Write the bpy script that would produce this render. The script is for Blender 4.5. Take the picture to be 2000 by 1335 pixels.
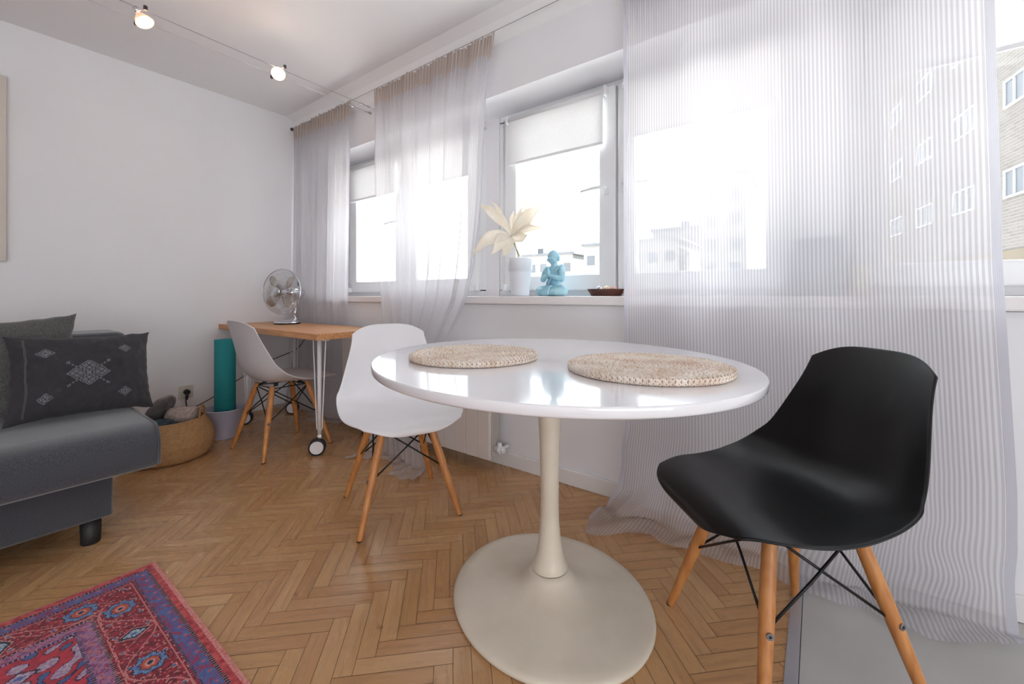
import bpy, bmesh, math, random
from mathutils import Vector, Matrix, noise
PI = math.pi
scene = bpy.context.scene
for o in list(bpy.data.objects): bpy.data.objects.remove(o)
C = scene.collection

# ------------------------------------------------------------ camera
cam_d = bpy.data.cameras.new('camera')
cam_d.sensor_width = 36.0
cam_d.lens = 811.0 / 2000.0 * 36.0
cam_d.shift_y = -0.04475
cam_d.clip_start = 0.02; cam_d.clip_end = 500
cam = bpy.data.objects.new('camera', cam_d); C.objects.link(cam)
cam.location = (0, 0, 0.918)
cam.rotation_euler = (PI/2, 0, math.atan2(.593, .805))
scene.camera = cam
scene.view_settings.view_transform = 'Standard'
scene.view_settings.look = 'None'
scene.view_settings.gamma = 1.0
scene.view_settings.use_curve_mapping = False
scene.view_settings.exposure = 0.57
scene.cycles.transparent_max_bounces = 24
scene.cycles.max_bounces = 10
scene.cycles.diffuse_bounces = 6

# ------------------------------------------------------------ world and light
world = bpy.data.worlds.new('world'); scene.world = world; world.use_nodes = True
wn = world.node_tree.nodes; wl = world.node_tree.links
bg = wn['Background']; bg.inputs[0].default_value = (0.90, 0.95, 1.0, 1); bg.inputs[1].default_value = 4.2
def light(name, kind, loc, rot, energy, color=(1, 1, 1), **kw):
    d = bpy.data.lights.new(name, kind); d.energy = energy; d.color = color
    for k, v in kw.items(): setattr(d, k, v)
    o = bpy.data.objects.new(name, d); C.objects.link(o); o.location = loc; o.rotation_euler = rot
    return o
# high sun from beyond the right-hand brick wing: lights the street, not the facades that face us
light('sun', 'SUN', (0, 0, 20), (math.radians(-4), math.radians(22), 0), 34.0, (1, .96, .90), angle=0.02)
# added fill lights out of view, brightening the room: right-hand side and far end
light('side_fill', 'AREA', (2.56, -1.3, 1.25), (0, math.radians(103), 0), 68, (.985, .985, 1.0), shape='RECTANGLE', size=2.1, size_y=3.2)
light('far_end_fill', 'AREA', (0.4, -3.15, 1.15), (math.radians(125), 0, 0), 15, (.97, .985, 1.0), shape='RECTANGLE', size=4.6, size_y=2.0)
# windows as portals for the sky light
for nm, x, w in (('portal_a', -2.47, 1.5), ('portal_b', -.81, 1.5), ('portal_c', .82, 1.5)):
    p_ = light(nm, 'AREA', (x, 2.13, 1.47), (-PI/2, 0, 0), 1, (1, 1, 1), shape='RECTANGLE', size=w, size_y=1.1)
    p_.data.cycles.is_portal = True

# ------------------------------------------------------------ materials
def newmat(name):
    m = bpy.data.materials.new(name); m.use_nodes = True
    nt = m.node_tree; b = nt.nodes['Principled BSDF']
    return m, nt, b
def nd(nt, t, **kw):
    n = nt.nodes.new(t)
    for k, v in kw.items():
        if k.startswith('i_'):
            key = k[2:]; n.inputs[int(key) if key.isdigit() else key].default_value = v
        else: setattr(n, k, v)
    return n
def ramp(nt, pts):
    r = nt.nodes.new('ShaderNodeValToRGB'); e = r.color_ramp.elements
    while len(e) < len(pts): e.new(.5)
    for q, (p, c) in zip(e, pts): q.position = p; q.color = (*c, 1) if len(c) == 3 else c
    return r
def srgb(r, g, b):
    f = lambda c: (c/255/12.92) if c/255 <= .04045 else ((c/255+.055)/1.055)**2.4
    return (f(r), f(g), f(b))
def pmat(name, col, rough=.5, metal=0, var=0.0, scale=20, bump=0.0, bscale=60, col2=None, coat=0, spec=None, sheen=0, coords='Object', stretch=(1, 1, 1), detail=4):
    m, nt, b = newmat(name)
    b.inputs['Roughness'].default_value = rough; b.inputs['Metallic'].default_value = metal
    if coat: b.inputs['Coat Weight'].default_value = coat; b.inputs['Coat Roughness'].default_value = .05
    if spec is not None: b.inputs['Specular IOR Level'].default_value = spec
    if sheen: b.inputs['Sheen Weight'].default_value = sheen
    tc = nd(nt, 'ShaderNodeTexCoord'); mp = nd(nt, 'ShaderNodeMapping'); mp.inputs['Scale'].default_value = stretch
    nt.links.new(tc.outputs[coords], mp.inputs[0])
    if col2 is None: col2 = tuple(c*(1-var) for c in col)
    nz = nd(nt, 'ShaderNodeTexNoise', i_Scale=scale, i_Detail=detail)
    nt.links.new(mp.outputs[0], nz.inputs['Vector'])
    r = ramp(nt, [(.35, col2), (.65, col)]); nt.links.new(nz.outputs[0], r.inputs[0]); nt.links.new(r.outputs[0], b.inputs['Base Color'])
    if bump:
        n2 = nd(nt, 'ShaderNodeTexNoise', i_Scale=bscale, i_Detail=3)
        nt.links.new(mp.outputs[0], n2.inputs['Vector'])
        bp = nd(nt, 'ShaderNodeBump', i_Strength=bump, i_Distance=.002); nt.links.new(n2.outputs[0], bp.inputs['Height']); nt.links.new(bp.outputs[0], b.inputs['Normal'])
    return m
def attrmat(name, rough=.6, bump=0, bscale=300, spec=None, sheen=0):
    m, nt, b = newmat(name); b.inputs['Roughness'].default_value = rough
    if spec is not None: b.inputs['Specular IOR Level'].default_value = spec
    if sheen: b.inputs['Sheen Weight'].default_value = sheen
    a = nd(nt, 'ShaderNodeAttribute', attribute_name='Col'); nt.links.new(a.outputs['Color'], b.inputs['Base Color'])
    if bump:
        n2 = nd(nt, 'ShaderNodeTexNoise', i_Scale=bscale, i_Detail=3)
        tc = nd(nt, 'ShaderNodeTexCoord'); nt.links.new(tc.outputs['Object'], n2.inputs['Vector'])
        bp = nd(nt, 'ShaderNodeBump', i_Strength=bump, i_Distance=.002); nt.links.new(n2.outputs[0], bp.inputs['Height']); nt.links.new(bp.outputs[0], b.inputs['Normal'])
    return m
M = {}
M['wall'] = pmat('wall_paint', srgb(234, 234, 237), .75, var=.02, scale=2, bump=.05, bscale=120)
M['ceil'] = pmat('ceiling_paint', srgb(240, 240, 241), .8, var=.01, scale=2, bump=.05, bscale=90)
M['whitelacq'] = pmat('white_lacquer', srgb(238, 237, 240), .12, var=.01, scale=3, coat=.6)
M['frame'] = pmat('window_plastic', srgb(238, 240, 242), .3, var=.01, scale=4)
M['sill'] = pmat('sill_paint', srgb(236, 232, 232), .3, var=.02, scale=6)
M['base'] = pmat('baseboard_paint', srgb(232, 230, 230), .4, var=.02, scale=6)
M['shellwhite'] = pmat('white_plastic', srgb(232, 231, 234), .42, var=.01, scale=5)
M['shellgrey'] = pmat('pale_grey_plastic', srgb(206, 202, 204), .45, var=.01, scale=5)
M['shellblack'] = pmat('black_plastic', (.003, .0033, .004), .34, var=.05, scale=5, bump=.02, bscale=700, spec=.38)
M['beech'] = pmat('beech_wood', srgb(205, 142, 82), .42, col2=srgb(180, 116, 62), scale=9, stretch=(6, 6, .5), detail=6)
M['desktop'] = pmat('desk_beech', srgb(212, 158, 108), .38, col2=srgb(188, 130, 80), scale=6, stretch=(1, 12, 12), detail=7)
M['blackmetal'] = pmat('black_metal', (.012, .012, .013), .4, .3)
M['blackrubber'] = pmat('black_rubber', (.014, .014, .015), .55)
M['whitemetal'] = pmat('white_metal', srgb(232, 230, 232), .35)
M['chrome'] = pmat('chrome', (.80, .81, .84), .10, 1)
M['steel'] = pmat('brushed_steel', (.62, .62, .64), .28, 1)
M['screw'] = pmat('screw_steel', (.35, .35, .38), .3, 1)
M['darkcap'] = pmat('dark_plastic', (.05, .05, .055), .4)
M['sofa'] = pmat('sofa_fabric', srgb(82, 85, 92), .9, col2=srgb(30, 31, 35), scale=600, bump=.5, bscale=600, detail=2, sheen=.5)
M['cushgrey'] = pmat('grey_cushion_fabric', srgb(98, 98, 96), .95, col2=srgb(62, 62, 62), scale=160, stretch=(1, 3, 1), bump=.4, bscale=300, sheen=.2)
M['teal'] = pmat('teal_foam', srgb(20, 128, 132), .75, var=.12, scale=90, bump=.3, bscale=500)
M['bin'] = pmat('lilac_grey_plastic', srgb(176, 174, 190), .45, var=.03, scale=6)
M['basepaint'] = pmat('cream_enamel', srgb(226, 217, 201), .38, col2=srgb(212, 202, 184), scale=5, bump=.05, bscale=60)
M['rad'] = pmat('radiator_enamel', srgb(222, 214, 208), .35, var=.02, scale=4)
M['socket'] = pmat('socket_plastic', srgb(205, 202, 190), .35)
M['pot'] = pmat('white_ceramic', srgb(226, 230, 236), .3, var=.01)
M['greypot'] = pmat('grey_ceramic', srgb(150, 152, 158), .5, var=.04)
M['candle'] = pmat('cream_wax', srgb(226, 220, 200), .5)
M['petal'] = pmat('cream_petal', srgb(252, 249, 242), .8, col2=srgb(246, 239, 226), scale=14, bump=.3, bscale=120)
nt_ = M['petal'].node_tree; b_ = nt_.nodes['Principled BSDF']; tl_p = nt_.nodes.new('ShaderNodeBsdfTranslucent'); mx_p = nt_.nodes.new('ShaderNodeMixShader'); mx_p.inputs[0].default_value = .4
nt_.links.new(b_.inputs['Base Color'].links[0].from_socket, tl_p.inputs[0]); nt_.links.new(b_.outputs[0], mx_p.inputs[1]); nt_.links.new(tl_p.outputs[0], mx_p.inputs[2]); nt_.links.new(mx_p.outputs[0], nt_.nodes['Material Output'].inputs[0])
M['stem'] = pmat('olive_stem', srgb(120, 122, 80), .7, col2=srgb(196, 178, 140), scale=60)
M['buddha'] = pmat('pale_blue_resin', srgb(172, 214, 226), .6, col2=srgb(146, 196, 214), scale=18, bump=.25, bscale=200)
M['robe'] = pmat('blue_resin_robe', srgb(164, 208, 222), .62, col2=srgb(138, 190, 210), scale=22, bump=.3, bscale=160)
M['darkwood'] = pmat('dark_stained_wood', srgb(92, 48, 34), .4, col2=srgb(58, 30, 22), scale=12, stretch=(1, 6, 6))
M['silver'] = pmat('silver_glaze', (.62, .66, .68), .18, .7)
M['pearl'] = pmat('cream_glaze', srgb(240, 222, 196), .25)
M['shell'] = pmat('pink_shell', srgb(232, 190, 170), .4, col2=srgb(205, 150, 130), scale=40)
M['blanket'] = pmat('cream_knit', srgb(196, 178, 168), .95, col2=srgb(166, 148, 140), scale=60, bump=.7, bscale=220)
M['cloth1'] = pmat('taupe_cloth', srgb(128, 122, 120), .95, col2=srgb(104, 98, 98), scale=30, bump=.5, bscale=260)
M['cloth2'] = pmat('slate_cloth', srgb(74, 90, 98), .95, col2=srgb(52, 64, 72), scale=30, bump=.5, bscale=260)
M['canvas'] = pmat('beige_canvas', srgb(214, 207, 196), .9, var=.03, scale=3, bump=.3, bscale=400)
M['tile'] = pmat('grey_tile', srgb(188, 187, 184), .38, col2=srgb(180, 178, 175), scale=5, detail=8)
M['strip'] = pmat('aluminium_strip', (.50, .54, .60), .35, .7)
M['darkgap'] = pmat('floor_joint', srgb(74, 46, 26), .8)
M['bladecopper'] = pmat('fan_blade_metal', (.62, .56, .50), .22, .9)
M['wire'] = pmat('steel_wire', (.32, .32, .34), .35, .8)
M['wirepale'] = pmat('pale_cable', (.60, .56, .54), .4, .5)

# seagrass weave
m, nt, b = newmat('seagrass'); M['seagrass'] = m; b.inputs['Roughness'].default_value = .75
uv = nd(nt, 'ShaderNodeUVMap')
br = nd(nt, 'ShaderNodeTexBrick', offset=.5); br.inputs['Scale'].default_value = 1.0
br.inputs['Brick Width'].default_value = .0095; br.inputs['Row Height'].default_value = .0062; br.inputs['Mortar Size'].default_value = .0011; br.inputs['Mortar Smooth'].default_value = .6
br.inputs['Color1'].default_value = (*srgb(212, 170, 120), 1); br.inputs['Color2'].default_value = (*srgb(190, 144, 96), 1); br.inputs['Mortar'].default_value = (*srgb(160, 116, 74), 1)
nt.links.new(uv.outputs[0], br.inputs['Vector']); nt.links.new(br.outputs[0], b.inputs['Base Color'])
bp = nd(nt, 'ShaderNodeBump', i_Strength=.9, i_Distance=.003, invert=True); nt.links.new(br.outputs['Fac'], bp.inputs['Height']); nt.links.new(bp.outputs[0], b.inputs['Normal'])

# parquet: one tone per block (attribute 'tone'), grain along the block (UV)
m, nt, b = newmat('parquet'); M['parquet'] = m
uv = nd(nt, 'ShaderNodeUVMap'); at = nd(nt, 'ShaderNodeAttribute', attribute_name='tone')
mp = nd(nt, 'ShaderNodeMapping'); mp.inputs['Scale'].default_value = (5, 70, 1); nt.links.new(uv.outputs[0], mp.inputs[0])
nz = nd(nt, 'ShaderNodeTexNoise', i_Scale=1.0, i_Detail=6, i_Roughness=.62, noise_dimensions='4D'); nt.links.new(mp.outputs[0], nz.inputs['Vector'])
mw = nd(nt, 'ShaderNodeMath', operation='MULTIPLY'); mw.inputs[1].default_value = 60; nt.links.new(at.outputs['Fac'], mw.inputs[0]); nt.links.new(mw.outputs[0], nz.inputs['W'])
r1 = ramp(nt, [(0, srgb(184, 138, 92)), (.35, srgb(193, 150, 102)), (.7, srgb(201, 159, 112)), (1, srgb(188, 141, 97))]); nt.links.new(at.outputs['Fac'], r1.inputs[0])
r2 = ramp(nt, [(.30, (.70, .66, .62)), (.52, (1, 1, 1)), (.75, (1.0, .98, .95))]); nt.links.new(nz.outputs[0], r2.inputs[0])
mx = nd(nt, 'ShaderNodeMix', data_type='RGBA', blend_type='MULTIPLY'); mx.inputs[0].default_value = .75
nt.links.new(r1.outputs[0], mx.inputs[6]); nt.links.new(r2.outputs[0], mx.inputs[7])
tc = nd(nt, 'ShaderNodeTexCoord'); ns = nd(nt, 'ShaderNodeTexNoise', i_Scale=26.0, i_Detail=2); nt.links.new(tc.outputs['Object'], ns.inputs['Vector'])
r3 = ramp(nt, [(.23, (.45, .30, .22)), (.29, (1, 1, 1))]); nt.links.new(ns.outputs[0], r3.inputs[0])
mx2 = nd(nt, 'ShaderNodeMix', data_type='RGBA', blend_type='MULTIPLY'); mx2.inputs[0].default_value = .7
nt.links.new(mx.outputs[2], mx2.inputs[6]); nt.links.new(r3.outputs[0], mx2.inputs[7]); nt.links.new(mx2.outputs[2], b.inputs['Base Color'])
r4 = ramp(nt, [(.3, (.33, .33, .33)), (.7, (.21, .21, .21))]); nt.links.new(nz.outputs[0], r4.inputs[0]); nt.links.new(r4.outputs[0], b.inputs['Roughness'])
bp = nd(nt, 'ShaderNodeBump', i_Strength=.12, i_Distance=.001); nt.links.new(nz.outputs[0], bp.inputs['Height']); nt.links.new(bp.outputs[0], b.inputs['Normal'])

# sheer striped curtain
def sheer(name, transp, white, stripe, pitch=.0118, translu=.55):
    m, nt, b = newmat(name); nt.nodes.remove(b)
    out = nt.nodes['Material Output']
    uv = nd(nt, 'ShaderNodeUVMap'); sp = nd(nt, 'ShaderNodeSeparateXYZ'); nt.links.new(uv.outputs[0], sp.inputs[0])
    mu = nd(nt, 'ShaderNodeMath', operation='MULTIPLY'); mu.inputs[1].default_value = 2*PI/pitch; nt.links.new(sp.outputs[0], mu.inputs[0])
    sn = nd(nt, 'ShaderNodeMath', operation='SINE'); nt.links.new(mu.outputs[0], sn.inputs[0])
    mr = nd(nt, 'ShaderNodeMapRange'); mr.inputs[1].default_value = -.35; mr.inputs[2].default_value = .35; nt.links.new(sn.outputs[0], mr.inputs[0])
    mc = nd(nt, 'ShaderNodeMix', data_type='RGBA'); mc.inputs[6].default_value = (*white, 1); mc.inputs[7].default_value = (*stripe, 1); nt.links.new(mr.outputs[0], mc.inputs[0])
    df = nd(nt, 'ShaderNodeBsdfDiffuse'); tl = nd(nt, 'ShaderNodeBsdfTranslucent'); tr = nd(nt, 'ShaderNodeBsdfTransparent')
    nt.links.new(mc.outputs[2], df.inputs[0]); nt.links.new(mc.outputs[2], tl.inputs[0])
    m1 = nd(nt, 'ShaderNodeMixShader'); m1.inputs[0].default_value = translu; nt.links.new(df.outputs[0], m1.inputs[1]); nt.links.new(tl.outputs[0], m1.inputs[2])
    ms = nd(nt, 'ShaderNodeMapRange'); ms.inputs[1].default_value = 0; ms.inputs[2].default_value = 1; ms.inputs[3].default_value = transp; ms.inputs[4].default_value = transp*.72; nt.links.new(mr.outputs[0], ms.inputs[0])
    m2 = nd(nt, 'ShaderNodeMixShader'); nt.links.new(ms.outputs[0], m2.inputs[0]); nt.links.new(m1.outputs[0], m2.inputs[1]); nt.links.new(tr.outputs[0], m2.inputs[2])
    nt.links.new(m2.outputs[0], out.inputs[0])
    return m
M['sheer'] = sheer('sheer_striped_voile', .36, srgb(242, 242, 245), srgb(206, 203, 208), translu=.62)
M['header'] = sheer('doubled_voile_heading', .10, srgb(214, 202, 194), srgb(186, 172, 164), translu=.35)
M['hem'] = sheer('voile_side_hem', .12, srgb(216, 216, 224), srgb(206, 206, 216), pitch=.004, translu=.45)
def blindmat():
    m, nt, b = newmat('blind_fabric'); nt.nodes.remove(b); out = nt.nodes['Material Output']
    tc = nd(nt, 'ShaderNodeTexCoord'); nz = nd(nt, 'ShaderNodeTexNoise', i_Scale=200.0); nt.links.new(tc.outputs['Object'], nz.inputs['Vector'])
    r = ramp(nt, [(.3, srgb(238, 238, 239)), (.7, srgb(244, 244, 244))]); nt.links.new(nz.outputs[0], r.inputs[0])
    df = nd(nt, 'ShaderNodeBsdfDiffuse'); tl = nd(nt, 'ShaderNodeBsdfTranslucent'); nt.links.new(r.outputs[0], df.inputs[0]); nt.links.new(r.outputs[0], tl.inputs[0])
    mm = nd(nt, 'ShaderNodeMixShader'); mm.inputs[0].default_value = .33; nt.links.new(df.outputs[0], mm.inputs[1]); nt.links.new(tl.outputs[0], mm.inputs[2]); nt.links.new(mm.outputs[0], out.inputs[0])
    return m
M['blind'] = blindmat()
def glassmat():
    m, nt, b = newmat('pane_glass'); nt.nodes.remove(b); out = nt.nodes['Material Output']
    tr = nd(nt, 'ShaderNodeBsdfTransparent'); tr.inputs[0].default_value = (.97, .98, .98, 1); gl = nd(nt, 'ShaderNodeBsdfGlossy'); gl.inputs['Roughness'].default_value = .02
    lw = nd(nt, 'ShaderNodeLayerWeight'); pw_ = nd(nt, 'ShaderNodeMath', operation='POWER'); pw_.inputs[1].default_value = 5; nt.links.new(lw.outputs['Facing'], pw_.inputs[0])
    ml = nd(nt, 'ShaderNodeMapRange'); ml.inputs[3].default_value = .03; ml.inputs[4].default_value = .9; nt.links.new(pw_.outputs[0], ml.inputs[0])
    mm = nd(nt, 'ShaderNodeMixShader'); nt.links.new(ml.outputs[0], mm.inputs[0]); nt.links.new(tr.outputs[0], mm.inputs[1]); nt.links.new(gl.outputs[0], mm.inputs[2]); nt.links.new(mm.outputs[0], out.inputs[0])
    return m
M['glass'] = glassmat()
def emis(name, col, s):
    m, nt, b = newmat(name); b.inputs['Base Color'].default_value = (*col, 1); b.inputs['Emission Color'].default_value = (*col, 1); b.inputs['Emission Strength'].default_value = s; return m
M['bulb'] = emis('lit_bulb', (1, .86, .70), 9)
m, nt, b = newmat('dichroic_glass'); M['reflector'] = m
b.inputs['Base Color'].default_value = (.95, .66, .52, 1); b.inputs['Roughness'].default_value = .12; b.inputs['Metallic'].default_value = .2; b.inputs['Alpha'].default_value = .6
b.inputs['Emission Color'].default_value = (1, .62, .42, 1); b.inputs['Emission Strength'].default_value = .10
# brick facade
m, nt, b = newmat('pale_brick'); M['brick'] = m; b.inputs['Roughness'].default_value = .9
tc = nd(nt, 'ShaderNodeUVMap'); br = nd(nt, 'ShaderNodeTexBrick', offset=.5)
br.inputs['Scale'].default_value = 1; br.inputs['Brick Width'].default_value = .34; br.inputs['Row Height'].default_value = .10; br.inputs['Mortar Size'].default_value = .010
br.inputs['Color1'].default_value = (*srgb(84, 80, 77), 1); br.inputs['Color2'].default_value = (*srgb(74, 70, 67), 1); br.inputs['Mortar'].default_value = (*srgb(96, 93, 91), 1)
nt.links.new(tc.outputs[0], br.inputs['Vector']); nt.links.new(br.outputs[0], b.inputs['Base Color'])
M['brownbrick'] = pmat('ochre_plinth', srgb(82, 74, 62), .9, var=.1, scale=3)
M['plaster'] = pmat('pale_plaster', srgb(112, 111, 110), .9, var=.05, scale=.3)
M['greyroof'] = pmat('grey_roof', srgb(84, 86, 90), .9, var=.1, scale=.4)
M['winglass'] = pmat('far_window_glass', srgb(66, 70, 76), .5, var=.1, scale=1)
M['winframe'] = pmat('far_window_frame', srgb(150, 150, 150), .6)
M['asphalt'] = pmat('pale_street', srgb(214, 213, 210), .9, var=.05, scale=.5)

# ------------------------------------------------------------ mesh helpers
def new_bm(): return bmesh.new()
def box(bm, x0, x1, y0, y1, z0, z1, mat=0, bevel=0, seg=2):
    vs = [bm.verts.new((x, y, z)) for x in (x0, x1) for y in (y0, y1) for z in (z0, z1)]
    idx = ((0, 1, 3, 2), (4, 6, 7, 5), (0, 4, 5, 1), (2, 3, 7, 6), (0, 2, 6, 4), (1, 5, 7, 3))
    fs = [bm.faces.new([vs[i] for i in f]) for f in idx]
    for f in fs: f.material_index = mat
    if bevel:
        es = list({e for f in fs for e in f.edges})
        r = bmesh.ops.bevel(bm, geom=es, offset=bevel, segments=seg, affect='EDGES', profile=.5)
        for f in r['faces']: f.material_index = mat
    return vs
def tube(bm, pts, rad, n=10, mat=0, cap=True, closed=False):
    pts = [Vector(p) for p in pts]; m_ = len(pts)
    rads = rad if isinstance(rad, (list, tuple)) else [rad]*m_
    rings = []; up = None
    for i, p in enumerate(pts):
        if closed: d = pts[(i+1) % m_] - pts[i-1]
        else: d = pts[min(i+1, m_-1)] - pts[max(i-1, 0)]
        if d.length < 1e-9: d = Vector((0, 0, 1))
        d.normalize()
        if up is None:
            a = Vector((0, 0, 1)) if abs(d.z) < .9 else Vector((1, 0, 0)); s = d.cross(a).normalized()
        else:
            s = (up - d*up.dot(d)).normalized()
        up = s; t = d.cross(s)
        rings.append([bm.verts.new(p + (s*math.cos(2*PI*k/n) + t*math.sin(2*PI*k/n))*rads[i]) for k in range(n)])
    rng = range(m_) if closed else range(m_-1)
    for i in rng:
        a, b2 = rings[i], rings[(i+1) % m_]
        for k in range(n):
            f = bm.faces.new((a[k], a[(k+1) % n], b2[(k+1) % n], b2[k])); f.material_index = mat; f.smooth = True
    if cap and not closed:
        f = bm.faces.new(rings[0][::-1]); f.material_index = mat
        f = bm.faces.new(rings[-1]); f.material_index = mat
def lathe(bm, prof, n=48, c=(0, 0, 0), sx=1, sy=1, mat=0, cap0=False, cap1=False, uvs=None, skew=None, rot=None):
    rings = []
    for (r, z) in prof:
        ring = []
        for k in range(n):
            a = 2*PI*k/n; v = Vector((r*math.cos(a)*sx, r*math.sin(a)*sy, z))
            if skew: v = skew(v)
            if rot is not None: v = rot @ v
            ring.append(bm.verts.new(v + Vector(c)))
        rings.append(ring)
    ul = bm.loops.layers.uv.verify() if uvs else None
    s = 0
    for i in range(len(rings)-1):
        a, b2 = rings[i], rings[i+1]; ds = math.dist(prof[i], prof[i+1])
        for k in range(n):
            f = bm.faces.new((a[k], a[(k+1) % n], b2[(k+1) % n], b2[k])); f.material_index = mat; f.smooth = True
            if uvs:
                for l, (uu, vv) in zip(f.loops, ((k, s), (k+1, s), (k+1, s+ds), (k, s+ds))): l[ul].uv = (uu/n*uvs, vv)
        s += ds
    if cap0: f = bm.faces.new(rings[0][::-1]); f.material_index = mat
    if cap1: f = bm.faces.new(rings[-1]); f.material_index = mat
def ellips(bm, c, r, rot=None, n=16, m_=10, mat=0):
    res = bmesh.ops.create_uvsphere(bm, u_segments=n, v_segments=m_, radius=1)
    R_ = rot.to_4x4() if rot is not None else Matrix.Identity(4)
    bmesh.ops.transform(bm, matrix=Matrix.Translation(c) @ R_ @ Matrix.Diagonal((*r, 1)), verts=res['verts'])
    for v in res['verts']:
        for f in v.link_faces: f.smooth = True; f.material_index = mat
def obj(name, bm, mat, parent=None, loc=None, rotz=None, smooth=False, label=None, normals=True):
    if normals: bmesh.ops.recalc_face_normals(bm, faces=bm.faces[:])
    me = bpy.data.meshes.new(name); bm.to_mesh(me); bm.free()
    for mm in (mat if isinstance(mat, (list, tuple)) else [mat]): me.materials.append(mm)
    if smooth:
        for p in me.polygons: p.use_smooth = True
    o = bpy.data.objects.new(name, me); C.objects.link(o)
    if parent: o.parent = parent
    if loc is not None: o.location = loc
    if rotz is not None: o.rotation_euler = (0, 0, rotz)
    if label: o['label'] = label
    return o
def tag(o, label, cat, group=None, kind=None):
    o['label'] = label; o['category'] = cat
    if group: o['group'] = group
    if kind: o['kind'] = kind
    return o
def thing(name, label, cat, loc=(0, 0, 0), rotz=0, group=None):
    o = bpy.data.objects.new(name, None); C.objects.link(o); o.empty_display_size = .05
    o.location = loc; o.rotation_euler = (0, 0, rotz); return tag(o, label, cat, group)
def struct(name, bm, mat, parent=None, **k):
    o = obj(name, bm, mat, parent, **k)
    if parent is None: o['kind'] = 'structure'
    return o
def copy_tree(o, parent=None):
    c = o.copy(); C.objects.link(c)
    if parent: c.parent = parent
    for ch in list(o.children): copy_tree(ch, c)
    return c
def fbm(x, y, z=0.0, s=1.0): return noise.noise(Vector((x*s, y*s, z*s)))
def lerp(a, b, t): return a + (b-a)*t
def interp(tab, x):
    if x <= tab[0][0]: return tab[0][1]
    for (a, va), (b2, vb) in zip(tab, tab[1:]):
        if x <= b2: return lerp(va, vb, (x-a)/(b2-a))
    return tab[-1][1]
def sm(t): t = max(0, min(1, t)); return t*t*(3-2*t)

# ------------------------------------------------------------ room shell
XL, XR, YB, YW, ZC = -3.63, 2.6, -3.2, 1.80, 2.44
ZS, ZL = .918, 2.03      # sill top, lintel
bm = new_bm(); box(bm, XL-.2, XL, YB, 2.3, -.05, ZC+.1); struct('wall_left', bm, M['wall'])
bm = new_bm(); box(bm, XR, XR+.2, YB, 2.3, -.05, ZC+.1); struct('wall_right', bm, M['wall'])
bm = new_bm(); box(bm, XL, XR, YB-.2, YB, -.05, ZC+.1); struct('wall_back', bm, M['wall'])
bm = new_bm(); box(bm, XL-.2, XR+.2, YB-.2, 2.3, ZC, ZC+.2)
# soft cove along the window wall
vs0 = [bm.verts.new((x, y, z)) for x in (XL, XR) for (y, z) in ((YW-.10, ZC), (YW-.045, 2.405), (YW-.015, 2.36), (YW, 2.31), (YW+.02, 2.31), (YW+.02, ZC))]
for k in range(5): bm.faces.new((vs0[k], vs0[k+1], vs0[k+7], vs0[k+6]))
struct('ceiling', bm, M['ceil'])
bm = new_bm()
box(bm, XL, XR, YW, 2.3, -.05, ZS-.045)
box(bm, XL, XR, YW, 2.3, ZL, ZC)
box(bm, XL, -3.575, YW, 2.3, ZS-.045, ZL)
box(bm, 1.72, XR, YW, 2.3, ZS-.045, ZL)
for (a, b2) in ((-3.575, -3.24), (-1.705, -1.60), (-.03, .05), (1.595, 1.72)): box(bm, a, b2, 2.035, 2.12, ZS-.045, ZL)
struct('wall_window', bm, M['wall'])
bm = new_bm(); box(bm, -3.575, 1.72, YW-.035, 2.06, ZS-.043, ZS, bevel=.006); struct('trim_1', bm, M['sill'])
bm = new_bm(); box(bm, XL, XR, YW-.014, YW, 0, .075, bevel=.004); struct('baseboard_window', bm, M['base'])
bm = new_bm(); box(bm, XL, XL+.014, YB, YW, 0, .075, bevel=.004); struct('baseboard_left', bm, M['base'])

# added frames around the two fill lights; no windows are known there
bm = new_bm()
for y in (-2.95, -1.90, -.80, .28): box(bm, XR-.055, XR, y, y+.07, .15, 2.35)
for z in (.13, 2.30): box(bm, XR-.055, XR, -2.95, .35, z, z+.07)
struct('window_4', bm, M['frame'])
bm = new_bm()
for x in (-1.97, -.42, 1.13, 2.50): box(bm, x, x+.07, YB, YB+.06, .15, 2.16)
for z in (.10, 2.13): box(bm, -1.97, 2.57, YB, YB+.06, z, z+.07)
struct('window_5', bm, M['frame'])

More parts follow.
